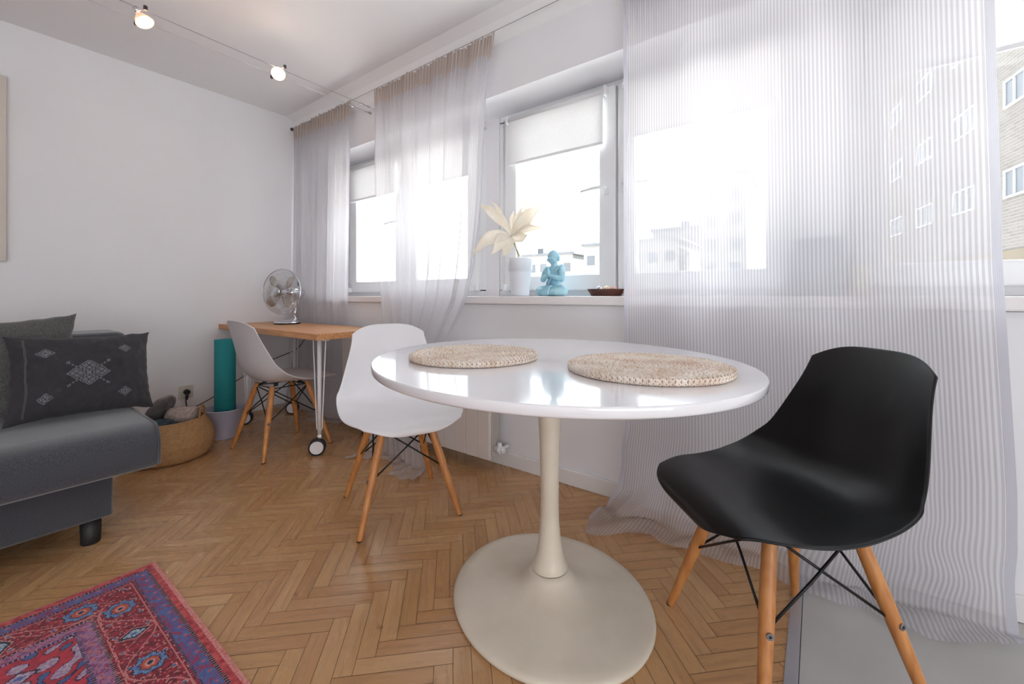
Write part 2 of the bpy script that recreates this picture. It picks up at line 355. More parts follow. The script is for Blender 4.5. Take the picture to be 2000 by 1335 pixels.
# parquet: herringbone blocks laid at 45 degrees to the walls
XS = -.066      # where the parquet stops at the metal strip
bm = new_bm(); ul = bm.loops.layers.uv.verify(); tl_ = bm.faces.layers.float.new('tone')
W_, L_ = .0465, .242; g = .0006; ang = math.radians(44.5); ca, sa = math.cos(ang), math.sin(ang)
def toW(a, b2): return (a*ca - b2*sa - .251, a*sa + b2*ca + 1.132)
rnd = random.Random(3)
def clipX(poly, xm, keepless=True):
    out = []
    for i in range(len(poly)):
        p, q = poly[i], poly[(i+1) % len(poly)]
        ip = (p[0] <= xm) == keepless; iq = (q[0] <= xm) == keepless
        if ip: out.append(p)
        if ip != iq:
            t = (xm-p[0])/(q[0]-p[0]); out.append(tuple(lerp(u, v, t) for u, v in zip(p, q)))
    return out
def block(a0, b0, la, lb, along):
    x, y = toW(a0+la/2, b0+lb/2)
    if x < XL-.2 or x > XS+.15 or y < YB-.1 or y > YW+.1: return
    tone = rnd.random(); off = rnd.random()*3
    P = []
    for (a, b2) in ((a0+g, b0+g), (a0+la-g, b0+g), (a0+la-g, b0+lb-g), (a0+g, b0+lb-g)):
        X, Y = toW(a, b2); u, v = (a-a0, b2-b0) if along else (b2-b0, a-a0); P.append((X, Y, u+off, v+off*.3))
    P = clipX(P, XS)
    if len(P) < 3: return
    f = bm.faces.new([bm.verts.new((p[0], p[1], 0)) for p in P]); f[tl_] = tone
    for l, p in zip(f.loops, P): l[ul].uv = (p[2], p[3])
for q in range(-28, 29):
    for k in range(-95, 96):
        ox, oy = k*W_ + q*L_, k*W_ - q*L_
        block(ox, oy-W_, L_, W_, True); block(ox, oy, W_, L_, False)
me_faces = bm.faces[:]
for f in me_faces: f.material_index = 0
vv = [bm.verts.new(p) for p in ((XL, YB, -.0015), (XS, YB, -.0015), (XS, YW, -.0015), (XL, YW, -.0015))]
f = bm.faces.new(vv); f.material_index = 1
fl = struct('floor', bm, [M['parquet'], M['darkgap']], normals=False)
bm = new_bm(); box(bm, XS+.030, XR, YB, YW, -.05, -.001); struct('floor_tile', bm, M['tile'])
bm = new_bm(); box(bm, XS, XS+.028, YB, YW, -.02, .002, bevel=.0008); struct('trim_2', bm, M['strip'])
bm = new_bm(); box(bm, XS+.028, XS+.030, YB, YW, -.02, -.003); struct('trim_3', bm, M['darkcap'])

# ------------------------------------------------------------ windows
def window(n, x0, x1, glasses, handle_x=None):
    root = bpy.data.objects.new('window_%d' % n, None); C.objects.link(root); root['kind'] = 'structure'; root.location = (0, 0, 0)
    zb, zt = ZS, ZL
    bm = new_bm(); y0, y1 = 2.045, 2.10
    box(bm, x0, x1, y0, y1, zb, zb+.045, bevel=.004); box(bm, x0, x1, y0, y1, zt-.045, zt, bevel=.004)
    box(bm, x0, x0+.065, y0, y1, zb+.03, zt-.03, bevel=.004); box(bm, x1-.065, x1, y0, y1, zb+.03, zt-.03, bevel=.004)
    mid = (glasses[0][1]+glasses[1][0])/2
    box(bm, mid-.025, mid+.025, y0, y1, zb+.03, zt-.03, bevel=.004)
    obj('outer_frame', bm, M['frame'], root)
    for i, (ga, gb) in enumerate(glasses):
        bm = new_bm(); a, b2, c0, c1 = ga-.09, gb+.09, zb+.032, zt-.03; y0s, y1s = 2.015, 2.075
        gz0, gz1 = 1.035, zt-.115
        box(bm, a, ga, y0s, y1s, c0, c1, bevel=.008); box(bm, gb, b2, y0s, y1s, c0, c1, bevel=.008)
        box(bm, ga-.01, gb+.01, y0s, y1s, c0, gz0, bevel=.008); box(bm, ga-.01, gb+.01, y0s, y1s, gz1, c1, bevel=.008)
        s = obj('sash', bm, M['frame'], root)
        bm = new_bm(); box(bm, ga-.005, gb+.005, 2.044, 2.048, gz0-.005, gz1+.005); obj('pane', bm, M['glass'], s)
        hx = gb+.045 if i == 0 else ga-.045; sgn = -1 if i == 0 else 1
        bm = new_bm(); box(bm, hx-.014, hx+.014, 2.003, 2.016, 1.44, 1.51, bevel=.003)
        tube(bm, [(hx, 2.01, 1.475), (hx, 1.975, 1.475)], .008, 10)
        tube(bm, [(hx-sgn*.006, 1.972, 1.475), (hx+sgn*.06, 1.968, 1.472), (hx+sgn*.125, 1.970, 1.465)], [.0095, .009, .0075], 10)
        obj('handle', bm, M['frame'], s)
    return root
G1 = ((-3.096, -2.588), (-2.355, -1.85)); G2 = ((-1.452, -.921), (-.729, -.175)); G3 = ((.197, .73), (.92, 1.45))
window(1, -3.24, -1.705, G1); window(2, -1.60, -.03, G2); window(3, .05, 1.595, G3)

def roller_blind(gx, label, zb=1.705, chain=-1):
    a, b2 = gx[0]-.035, gx[1]+.035; c = (a+b2)/2
    t = thing('roller_blind', label, 'blind', (c, 2.0, 1.965), 0, 'white roller blinds over the window panes')
    w = (b2-a)/2
    bm = new_bm(); tube(bm, [(-w-.005, -.005, 0), (w+.005, -.005, 0)], .017, 16); obj('roller', bm, M['blind'], t)
    bm = new_bm(); n = 10
    box(bm, -w, w, -.0165, -.0150, zb-1.965, .0); obj('fabric', bm, M['blind'], t)
    bm = new_bm(); box(bm, -w, w, -.021, -.011, zb-1.965-.012, zb-1.965+.004, bevel=.002); obj('bottom_bar', bm, M['frame'], t)
    for s in (-1, 1):
        bm = new_bm(); box(bm, s*(w+.010)-.006, s*(w+.010)+.006, -.022, .014, -.022, .030, bevel=.003)
        tube(bm, [(s*(w+.005), -.005, 0), (s*(w+.019), -.005, 0)], .020, 14)
        obj('bracket', bm, M['frame'], t)
    x = chain*(w+.0262)
    bm = new_bm(); zl = 1.00-1.965
    tube(bm, [(x, -.030, .0), (x, -.030, zl), (x, -.026, zl-.012), (x, -.020, zl), (x, -.018, 0)], .0016, 6)
    obj('chain', bm, M['steel'], t)
    bm = new_bm(); box(bm, x-.007, x+.007, -.034, .012, zl-.05, zl-.012, bevel=.002); box(bm, x-.03, x+.006, .008, .014, zl-.052, zl-.044, bevel=.001)
    obj('chain_holder', bm, M['frame'], t)
roller_blind(G1[0], 'white roller blind on the window beside the desk, left of the big gathered curtain')
roller_blind(G1[1], 'white roller blind seen through the gathered curtain behind the white chair', chain=1)
roller_blind(G2[0], 'white roller blind half lowered above the flower and blue figurine')
roller_blind(G2[1], 'white roller blind behind the left half of the wide striped curtain', chain=1)
roller_blind(G3[0], 'white roller blind at the right picture edge, partly behind the wide curtain')

# ------------------------------------------------------------ outside
def facade_uv(bm):
    ul = bm.loops.layers.uv.verify()
    for f in bm.faces:
        for l in f.loops:
            co = l.vert.co; n_ = f.normal
            l[ul].uv = (co.y if abs(n_.x) > .5 else co.x, co.z)
GZ = -9.0
bm = new_bm(); box(bm, -140, 140, 4, 180, GZ-.2, GZ); g_ = struct('street_ground', bm, M['asphalt'])
t = thing('brick_building', 'pale brick building wing across the courtyard at the right edge', 'building', (4.8, 18.43, GZ), math.atan2(.176, .984))
bm = new_bm(); box(bm, 0, 12, -9, 34, 0, 22 - 0); bm.normal_update(); facade_uv(bm); obj('wall', bm, M['brick'], t, normals=False)
bm = new_bm(); box(bm, -.06, 0, -9, 34, 2.32-GZ-1.3, 2.32-GZ, bevel=.02); obj('ledge', bm, M['brownbrick'], t)
bm = new_bm(); box(bm, -.3, 12.3, -9.3, 34.3, 22, 22.4); obj('roof', bm, M['plaster'], t)
for fl_ in range(-3, 5):
    z = 3.90 + 2.75*fl_ - GZ
    if z < 1 or z > 19: continue
    for k in range(-3, 11):
        y = -.62 + 3.1*k; w = 1.5
        bm = new_bm(); box(bm, -.05, .02, y, y+w, z, z+.06); box(bm, -.05, .02, y, y+w, z+.8, z+.86)
        for q in (0, w/3-.03, 2*w/3-.03, w-.06): box(bm, -.05, .02, y+q, y+q+.06, z+.05, z+.81)
        f_ = obj('window', bm, M['winframe'], t)
        bm = new_bm(); box(bm, -.012, .0, y+.03, y+w-.03, z+.03, z+.83); obj('pane', bm, M['winglass'], f_)
def block_house(x, y, w, d, h, label, cols, rows, name='apartment_building'):
    t = thing(name, label, 'building', (x, y, GZ), 0, 'pale far buildings outside the windows')
    bm = new_bm(); box(bm, -w/2, w/2, 0, d, 0, h); obj('wall', bm, M['plaster'], t)
    bm = new_bm(); box(bm, -w/2-.3, w/2+.3, -.3, d+.3, h, h+.4); box(bm, -w/6, -w/6+1.2, d*.3, d*.3+1.5, h+.4, h+1.8); obj('roof', bm, M['greyroof'], t)
    for r_ in range(rows):
        for c_ in range(cols):
            xx = -w/2 + (c_+.5)*w/cols; zz = h - 2.2 - r_*2.9
            if zz < 2: continue
            bm = new_bm(); box(bm, xx-.6, xx+.6, -.06, .05, zz-.7, zz+.7); wf = obj('window', bm, M['winglass'], t)
block_house(-40, 62, 14, 12, 17.0, 'pale far apartment block beyond the desk window', 6, 3)
block_house(-22, 58, 14, 12, 17.5, 'pale far house behind the flower', 6, 3)
block_house(-9.0, 54, 5, 10, 24, 'narrow pale tower seen right of the figurine head', 2, 6)
block_house(-17, 72, 12, 10, 21.0, 'pale distant house above the blue figurine', 5, 3)

# ------------------------------------------------------------ curtains
def curtain(name, label, xl, xr, ztop, ybase, ext, W, nf, amp, seed, header=.10, nu=240, hemw=.018, gather=0.0, group=None, wrinkle=.006, edgeflap=0, z_floor=.012):
    """xl/xr: tables z -> X of the two edges; ybase: table z -> Y; ext(u): cloth lying on the floor towards the room"""
    bm = new_bm(); ul = bm.loops.layers.uv.verify()
    nv = 150; H = ztop - z_floor
    P = []
    for j in range(nv+1):
        tj = j/nv; row = []
        for i in range(nu+1):
            u = i/nu; e = ext(u); S = (H + e)*tj
            ph = seed*1.7
            fold = (math.sin(2*PI*nf*u + ph + .6*math.sin(2*PI*1.3*u+seed)) * .65 + math.sin(2*PI*nf*2.13*u + ph*2.1) * .22 + math.sin(2*PI*nf*.47*u+ph)*.4)
            if S < H:
                z = ztop - S; k = .45 + .55*sm((ztop-z)/.6)
                X = lerp(interp(xl, z), interp(xr, z), u)
                X += .25*amp*k*math.cos(2*PI*nf*u + ph)
                near = sm((.45-z)/.45)
                Y = interp(ybase, z) + amp*k*fold*(1-.3*near) - near*e*.35
                Y += wrinkle*near*2*fbm(u*9, z*9, seed)
                X += wrinkle*near*2.2*fbm(u*7+5, z*8, seed+3)
                g_ = gather*math.exp(-(ztop-z)/.09)
                Y += g_*.011*math.sin(2*PI*u*42) ; z += g_*.006*math.sin(2*PI*u*27+seed)*(1 if j == 0 else .3)
                zz = z
            else:
                d = S - H; X = lerp(interp(xl, 0), interp(xr, 0), u) + .25*amp*math.cos(2*PI*nf*u+ph)*(1-.0)
                Y = interp(ybase, 0) + amp*fold*.7 - e*.35 - d*.8 + wrinkle*2*fbm(u*9, 0, seed)
                X += wrinkle*2.2*fbm(u*7+5, 0, seed+3) + (u-.5)*d*.35
                zz = z_floor + .018*sm(d/.05)*(.5+.5*math.sin(u*38+seed*3+d*30))*sm(1.2-d/(e+.01)) + .012*abs(fbm(u*12, d*20, seed))
                zz = max(zz, .006)
            row.append(bm.verts.new((X, Y, zz)))
        P.append(row)
    for j in range(nv):
        z = P[j][0].co.z
        for i in range(nu):
            f = bm.faces.new((P[j][i], P[j][i+1], P[j+1][i+1], P[j+1][i])); f.smooth = True
            u0 = i/nu*W; S0 = (H+.1)*j/nv; S1 = (H+.1)*(j+1)/nv; u1 = (i+1)/nu*W
            for l, q in zip(f.loops, ((u0, S0), (u1, S0), (u1, S1), (u0, S1))): l[ul].uv = q
            wob = .012*math.sin(i/nu*37+seed)+.010*math.sin(i/nu*91)
            if header and (S0 < header+wob): f.material_index = 1
            elif u0 < hemw or u1 > W-hemw: f.material_index = 2
    o = obj(name, bm, [M['sheer'], M['header'], M['hem']], normals=False)
    return tag(o, label, 'curtain', group)
G_ = 'sheer striped floor length curtains'
curtain('curtain', 'narrow sheer striped curtain in the corner behind the desk fan',
        [(0, -3.60), (2.4, -3.60)], [(0, -2.76), (2.4, -2.745)], 2.345, [(0, 1.725), (.92, 1.728), (2.4, 1.745)],
        lambda u: .10+.05*math.sin(u*9+1), 1.35, 6.5, .022, 1.0, gather=1, group=G_)
curtain('curtain', 'gathered sheer curtain narrowing to the floor behind the white chair',
        [(0, -2.10), (.3, -2.14), (.75, -2.20), (.95, -2.30), (1.5, -2.39), (2.33, -2.452)],
        [(0, -1.62), (.12, -1.70), (.3, -1.72), (.5, -1.67), (.68, -1.61), (.855, -1.55), (1.08, -1.50), (1.47, -1.465), (2.02, -1.447), (2.33, -1.398)],
        2.335, [(0, 1.52), (.35, 1.56), (.66, 1.60), (.92, 1.685), (1.3, 1.715), (2.4, 1.745)],
        lambda u: .12+.05*math.sin(u*7+2), 1.55, 7, .024, 2.3, gather=1, group=G_, wrinkle=.008)
def ext3(u): return interp([(0, .13), (.06, .24), (.12, .22), (.2, .12), (.4, .13), (.62, .11), (.78, .15), (.88, .14), (.96, .07), (1, .03)], u)
curtain('curtain', 'wide sheer striped curtain spread behind the table and black chair',
        [(0, -.74), (.10, -.69), (.35, -.665), (.9, -.672), (2.4, -.69)], [(0, .43), (.4, .43), (1, .405), (2.4, .385)], 2.34,
        [(0, 1.71), (.5, 1.70), (1.2, 1.705), (2.4, 1.745)], ext3, 1.22, 2.6, .022, 4.1, gather=1, nu=420, group=G_, wrinkle=.016, header=.10)
t = thing('curtain_wire', 'thin steel curtain wire stretched under the ceiling from corner bracket', 'curtain wire', (XL, 1.745, 2.345))
bm = new_bm(); tube(bm, [(.0, 0, 0), (XR-XL, 0, 0)], .0016, 6); obj('wire', bm, M['wire'], t)
bm = new_bm(); lathe(bm, [(.0, 0), (.014, .001), (.014, .012), (.007, .02), (.005, .035), (.0, .036)], 16, rot=Matrix.Rotation(PI/2, 3, 'Y')); obj('end_bracket', bm, M['darkcap'], t)

# ------------------------------------------------------------ cable lights
def cable(name, label, p0, p1, matr, tb=True):
    d = Vector(p1)-Vector(p0)
    t = thing(name, label, 'lamp cable', p0, 0)
    bm = new_bm(); n = 10; tube(bm, [d*(k/n) for k in range(n+1)], .0013, 6); obj('cable', bm, matr, t)
    bm = new_bm(); q = d.normalized(); e = d - q*.19
    tube(bm, [e, e+q*.02, e+q*.025, e+q*.05, e+q*.06, e+q*.10, e+q*.11], [.002, .0025, .006, .006, .0025, .0055, .002], 10)
    tube(bm, [e+q*.10, d], .0022, 8); tube(bm, [e+q*.135, e+q*.15, d-q*.005], [.006, .003, .009], 8)
    obj('turnbuckle', bm, M['steel'], t)
cable('lamp_cable', 'thin lamp cable nearer the window, upper one of the parallel pair', (-2.40, YB, 2.206), (-2.475, YW, 2.212), M['wire'])
cable('lamp_cable', 'thin lamp cable farther from the window wires, ending in a turnbuckle beside the gathered curtain', (-2.58, YB, 2.200), (-2.58, YW, 2.226), M['wirepale'])
def spot(label, loc, tilt, az, L):
    t = thing('spotlight', label, 'spotlight', loc, 0, 'spotlights clipped between the lamp cables')
    R_ = Matrix.Rotation(az, 3, 'Z') @ Matrix.Rotation(tilt, 3, 'X')
    # opens toward local -Z
    bm = new_bm(); lathe(bm, [(.010, .022), (.014, .012), (.024, -.004), (.034, -.024), (.037, -.032), (.035, -.033), (.031, -.024), (.02, -.006), (.01, .006)], 28, rot=R_)
    obj('reflector', bm, M['reflector'], t, label='pinkish glass cup')
    bm = new_bm(); ellips(bm, R_ @ Vector((0, 0, -.018)), (.015, .015, .012)); obj('bulb', bm, M['bulb'], t)
    bm = new_bm(); lathe(bm, [(.0, .046), (.012, .045), (.013, .022), (.0, .021)], 16, rot=R_); obj('lamp_holder', bm, M['chrome'], t)
    bm = new_bm()
    for (dx, dz) in ((.075, .008), (-.085, .002)):
        tube(bm, [R_ @ Vector((0, 0, .03)), (dx*.6, 0, .012), (dx, 0, dz)], .0028, 8)
    obj('arm', bm, M['chrome'], t)
    for (dx, dz) in ((.075, .008), (-.085, .002)):
        bm = new_bm(); tube(bm, [(dx, 0, dz-.010), (dx, 0, dz-.005), (dx, 0, dz+.008), (dx, 0, dz+.010)], [.006, .008, .008, .005], 14); obj('clamp', bm, M['darkcap'], t)
    d = bpy.data.lights.new('spot_glow', 'POINT'); d.energy = L; d.color = (1, .62, .42); d.shadow_soft_size = .03
    o = bpy.data.objects.new('spot_glow', d); C.objects.link(o); o.parent = t; o.location = R_ @ Vector((0, 0, -.06))
spot('lit spotlight on the cables near the top left picture corner', (-2.50, .524, 2.20), math.radians(-32), math.radians(128), .45)
spot('lit spotlight on the cables closer to the window curtains', (-2.50, 1.128, 2.205), math.radians(-52), math.radians(62), .5)

# ------------------------------------------------------------ radiator
t = thing('radiator', 'white sectional panel radiator under the window behind the white chair', 'radiator', (-1.37, 1.66, .065))
pw = .0845
for k in range(16):
    x1 = -k*pw
    bm = new_bm(); box(bm, x1-pw+.0015, x1-.0015, 0, .022, 0, .555, bevel=.003)
    for q in range(4): box(bm, x1-pw+.0015, x1-.0015, .030+q*.015, .033+q*.015, .02, .535)
    box(bm, x1-pw+.0015, x1-.0015, .02, .088, .50, .555, bevel=.006); box(bm, x1-pw+.0015, x1-.0015, .04, .088, .01, .06, bevel=.006)
    obj('section', bm, M['rad'], t)
bm = new_bm(); tube(bm, [(0, .05, .05), (.02, .05, .05)], .014, 14); tube(bm, [(.018, .05, .05), (.045, .05, .05)], .020, 14); tube(bm, [(.03, .05, .05), (.03, .05, .085)], .012, 12); tube(bm, [(.045, .05, .05), (.06, .05, .05)], [.016, .012], 12)
tube(bm, [(.03, .05, .05), (.03, .11, .05), (.03, .125, .05)], .009, 10)
obj('valve', bm, M['frame'], t)

# ------------------------------------------------------------ dining table
TC = (-.660, 1.090); TA = math.radians(155.8)
t = thing('dining_table', 'glossy white oval pedestal dining table with cream trumpet base', 'table', (TC[0], TC[1], 0), TA)
bm = new_bm()
r0 = [(0, .7080), (.90, .7080), (.988, .7080), (.995, .7105), (.999, .7140), (1.0, .7275), (.9985, .7300), (.995, .7315), (.0, .7315)]
n = 160; rings = []
for (r, z) in r0[1:-1]:
    rings.append([bm.verts.new((.588*r*math.cos(2*PI*k/n), .515*r*math.sin(2*PI*k/n), z)) for k in range(n)])
for a, b2 in zip(rings, rings[1:]):
    for k in range(n):
        f = bm.faces.new((a[k], a[(k+1) % n], b2[(k+1) % n], b2[k])); f.smooth = True
bm.faces.new(rings[0][::-1]); bm.faces.new(rings[-1])
obj('tabletop', bm, M['whitelacq'], t)
bm = new_bm()
lathe(bm, [(.040, .7070), (.046, .70), (.043, .66), (.037, .58), (.0310, .48), (.0282, .38), (.0275, .30), (.0290, .23), (.0335, .18), (.0400, .14), (.0475, .115), (.0550, .098), (.0545, .094)], 64)
obj('column', bm, M['basepaint'], t)
bm = new_bm()
pr = [(.0530, .092), (.0570, .092), (.064, .080), (.078, .064), (.100, .050), (.135, .038), (.18, .031), (.23, .0265), (.27, .0235), (.293, .0200), (.303, .0150), (.3055, .0095), (.303, .003), (.298, .0)]
rings = []
for (r, z) in pr:
    k2 = max(0, min(1, (r-.06)/.15)); ax, ay = lerp(1, 1.062, k2), lerp(1, .935, k2)
    rings.append([bm.verts.new((r*ax*math.cos(2*PI*k/96), r*ay*math.sin(2*PI*k/96), z)) for k in range(96)])
for a, b2 in zip(rings, rings[1:]):
    for k in range(96):
        f = bm.faces.new((a[k], a[(k+1) % 96], b2[(k+1) % 96], b2[k])); f.smooth = True
bm.faces.new(rings[-1])
obj('foot_plate', bm, M['basepaint'], t)
bm = new_bm(); lathe(bm, [(0, .7069), (.12, .7069), (.12, .701), (0, .701)], 40); obj('mounting_plate', bm, M['basepaint'], t)

# braided placemats
M['straw'] = attrmat('braided_straw', .85, bump=.6, bscale=500)
def placemat(label, c, R0, rz, seed):
    bm = new_bm(); cl = bm.loops.layers.float_color.new('Col')
    nr_ = 11; per = 8; nt_ = 1000; rr_ = random.Random(int(seed*7))
    tones = [[rr_.random() for _ in range(200)] for _ in range(nr_+2)]
    N = nr_*per
    def braid(a, q):
        """height and strand tone of the plaited coil at angle a, radius fraction q"""
        ringi = min(nr_-1, int(q*nr_-1e-6)); side = q*nr_-ringi-.5
        nb = max(5, round(2*PI*(ringi+.6)/nr_*R0/.0145)); ab = abs(side)*2
        ph = a*nb/(2*PI) + ab*.62 + (.5 if side > 0 else 0) + ringi*.37
        f = ph % 1.0; strand = math.sin(PI*f)**.7; cross = max(0, 1-(ab*1.0-.45)**2*3.2)
        return strand*cross, tones[ringi][(int(math.floor(ph)) % nb + (100 if side > 0 else 0)) % 200], f
    rings = []
    for i in range(N+1):
        q = i/N; r = max(.003, q*R0); ring = []
        for k in range(nt_):
            a = 2*PI*k/nt_; h_, _, _ = braid(a, q)
            rr = r + .0025*fbm(math.cos(a)*2, math.sin(a)*2, seed)*q
            ring.append(bm.verts.new((rr*math.cos(a), rr*math.sin(a), .0120+.0075*h_+.0008*fbm(a*40, q*60, seed))))
        rings.append(ring)
    for m_i, (dr, z) in enumerate(((.0030, .0170), (.0055, .0145), (.0050, .0110), (.0036, .0092), (.0050, .0074), (.0052, .0040), (.0030, .0012), (-.003, .0))):
        ring = []
        for k in range(nt_):
            a = 2*PI*k/nt_; f = (a*96/(2*PI) + abs(z-.0092)*70) % 1.0
            rr = R0 + dr + .0026*math.sin(PI*f)**.7*(z > 0) + .0025*fbm(math.cos(a)*2, math.sin(a)*2, seed)
            ring.append(bm.verts.new((rr*math.cos(a), rr*math.sin(a), z)))
        rings.append(ring)
    lo, hi, dk = srgb(200, 162, 130), srgb(246, 237, 226), srgb(142, 108, 82)
    for i in range(len(rings)-1):
        a, b2 = rings[i], rings[i+1]
        for k in range(nt_):
            f = bm.faces.new((a[k], a[(k+1) % nt_], b2[(k+1) % nt_], b2[k])); f.smooth = True
            th = 2*PI*(k+.5)/nt_; q = min(1, (i+.5)/N)
            if i < N: _, tn, fr = braid(th, q)
            else: tn = tones[nr_][int(th*96/(2*PI)) % 200]; fr = (th*96/(2*PI) + (.35 if i in (N+1, N+5) else 0)) % 1.0
            g_ = max(0, min(1, .55+.35*tn+.65*fbm(th*140*q, i*.9, seed)+.35*fbm(q*3*math.cos(th), q*3*math.sin(th), seed+4)))
            col = [lerp(p, s, g_) for p, s in zip(lo, hi)]
            if fr < .10 or fr > .93: col = [lerp(p, s, .75) for p, s in zip(col, dk)]  # strand edges coloured darker: shade in the gaps, plus darker inner straw
            for l in f.loops: l[cl] = (*col, 1)
    bm.faces.new(rings[0][::-1]); bm.faces.new(rings[-1])
    o = obj('placemat', bm, M['straw'], None, (c[0], c[1], .7318), rz)
    tag(o, label, 'placemat', 'round braided placemats on the dining table')
placemat('round braided straw placemat on the table nearer the white chair', (-.838, .945), .185, .3, 1.0)
placemat('round braided straw placemat on the table nearer the black chair', (-.345, 1.045), .192, 1.9, 5.0)

# ------------------------------------------------------------ shell chairs
def shell_mesh():
    prof = [(.256, .385), (.270, .395), (.271, .408), (.252, .421), (.21, .430), (.15, .430), (.08, .420), (.01, .412), (-.06, .409), (-.11, .415), (-.15, .431), (-.18, .462), (-.20, .50), (-.213, .55), (-.225, .61), (-.238, .67), (-.250, .725), (-.257, .750), (-.264, .769), (-.271, .781)]
    P = [Vector((x, 0, z)) for x, z in prof]
    d = [0]
    for a, b2 in zip(P, P[1:]): d.append(d[-1]+(b2-a).length)
    T = d[-1]
    def at(s):
        s *= T
        for i in range(len(d)-1):
            if s <= d[i+1] or i == len(d)-2:
                t_ = (s-d[i])/(d[i+1]-d[i]); return P[i].lerp(P[i+1], t_)
    wtab = [(0, .178), (.06, .206), (.12, .226), (.22, .240), (.32, .249), (.42, .252), (.52, .246), (.62, .231), (.75, .206), (.88, .176), (1, .162)]
    ctab = [(0, .0), (.1, -.004), (.2, -.002), (.3, .010), (.38, .034), (.46, .062), (.54, .082), (.62, .078), (.74, .056), (.88, .032), (1, .018)]
    def sint(tab, x): return sum(interp(tab, max(0, min(1, x+d_*.018))) for d_ in range(-4, 5))/9
    at0 = at
    def at(s):
        e_ = min(.022, s, 1-s); v = Vector((0, 0, 0))
        for d_ in (-1, -.5, 0, .5, 1): v += at0(s+d_*e_)
        return v/5
    bm = new_bm(); nv, nu = 48, 28; rows = []
    for j in range(nv+1):
        q = j/nv; s = .5-.5*math.cos(PI*q); s = .35*q + .65*s
        e = abs(2*s-1); w = sint(wtab, s)
        row = []
        for i in range(nu+1):
            u = -1+2*i/nu; u = math.sin(u*PI/2)*.5+u*.5
            # rounded corners: pull the ends of rows inward along the profile
            pull = .085 if s < .5 else .060
            sm_ = s + (pull*max(0, 1-s/.35)**1.5 if s < .35 else -pull*max(0, (s-.62)/.38)**1.6)*(abs(u)**2.7 if s < .5 else abs(u)**3.2)
            p = at(min(.9999, max(.0001, sm_)))
            ds = .012; tng = (at(min(.9999, sm_+ds))-at(max(.0001, sm_-ds))).normalized()
            nrm = Vector((tng.z, 0, -tng.x))
            cc = sint(ctab, sm_)
            off = cc*abs(u)**2.6 
            lat = u*w - math.copysign(1, u)*(.012*cc/.1)*abs(u)**6*0
            flare = .006*abs(u)**10
            row.append(bm.verts.new(p + nrm*off + Vector((0, lat+math.copysign(flare, u), 0))))
        rows.append(row)
    for a, b2 in zip(rows, rows[1:]):
        for k in range(nu):
            f = bm.faces.new((a[k], a[k+1], b2[k+1], b2[k])); f.smooth = True
    return bm
def shell_chair(label, kind, loc, rz):
    t = thing('shell_chair', label, 'chair', (*loc, 0), rz, 'moulded shell chairs on dowel legs')
    o = obj('seat_shell', shell_mesh(), M[kind], t, normals=False)
    mo = o.modifiers.new('thick', 'SOLIDIFY'); mo.thickness = .0065; mo.offset = 0; 
    ms = o.modifiers.new('sub', 'SUBSURF'); ms.levels = 1; ms.render_levels = 2
    feet = {}; tops = {}
    for sx in (1, -1):
        for sy in (1, -1):
            f_ = Vector((sx*.198, sy*.200, 0)); tp = Vector((sx*.102, sy*.094, .392))
            bm = new_bm()
            tube(bm, [f_, f_.lerp(tp, .01), f_.lerp(tp, .25), f_.lerp(tp, .6), f_.lerp(tp, .93), tp], [.0095, .0105, .0130, .0165, .0150, .0135], 20)
            lg = obj('leg', bm, M['beech'], t)
            lo = f_.lerp(tp, .50); d = Vector((sx, sy*.9, 0)).normalized()
            bm = new_bm(); side = Vector((sx*.2, sy*1, 0)).normalized()
            c_ = lo + side*.0150
            tube(bm, [c_, c_+side*.0035], .0075, 14, mat=0); tube(bm, [c_+side*.0035, c_+side*.0042], .003, 8, mat=1)
            obj('screw', bm, [M['screw'], M['blackmetal']], lg)
            bm = new_bm(); tube(bm, [f_-Vector((0, 0, 0)), f_+Vector((0, 0, .004))], .0105, 16); obj('glide', bm, M['blackrubber'], lg)
            feet[(sx, sy)] = lo; tops[(sx, sy)] = f_.lerp(tp, .955)
    bm = new_bm()
    ks = [(1, 1), (1, -1), (-1, -1), (-1, 1)]
    for a, b2 in zip(ks, ks[1:]+ks[:1]):
        for p, q in ((a, b2), (b2, a)):
            mid = (feet[p]+tops[q])/2; inn = -Vector((mid.x, mid.y, 0)).normalized()*.004*(1 if p is a else -1)
            tube(bm, [feet[p], mid+inn, tops[q]], .0034, 8)
        tube(bm, [tops[a]+Vector((0, 0, .004)), (tops[a]+tops[b2])/2*.80+Vector((0, 0, .082*0+.075)), tops[b2]+Vector((0, 0, .004))], .0032, 8)
    for a in ks:
        tube(bm, [tops[a], Vector((tops[a].x*.8, tops[a].y*.8, .388)), Vector((tops[a].x*.6, tops[a].y*.6, .392))], .0045, 8)
    obj('wire_brace', bm, M['blackmetal'], t)
    bm = new_bm()
    for (sx, sy) in ks: tube(bm, [(sx*.07, sy*.07, .388), (sx*.07, sy*.07, .403)], .012, 14)
    obj('shock_mount', bm, M['blackrubber'], t)
    return t
shell_chair('pale grey plastic shell chair with wooden legs pulled up to the desk', 'shellgrey', (-2.654, 1.219), math.radians(91))
shell_chair('white plastic shell chair with wooden legs at the left of the round table', 'shellwhite', (-1.476, 1.178), math.radians(-25.2))
shell_chair('black plastic shell chair with wooden legs at the right of the table', 'shellblack', (-.074, 1.257), math.radians(221.2))

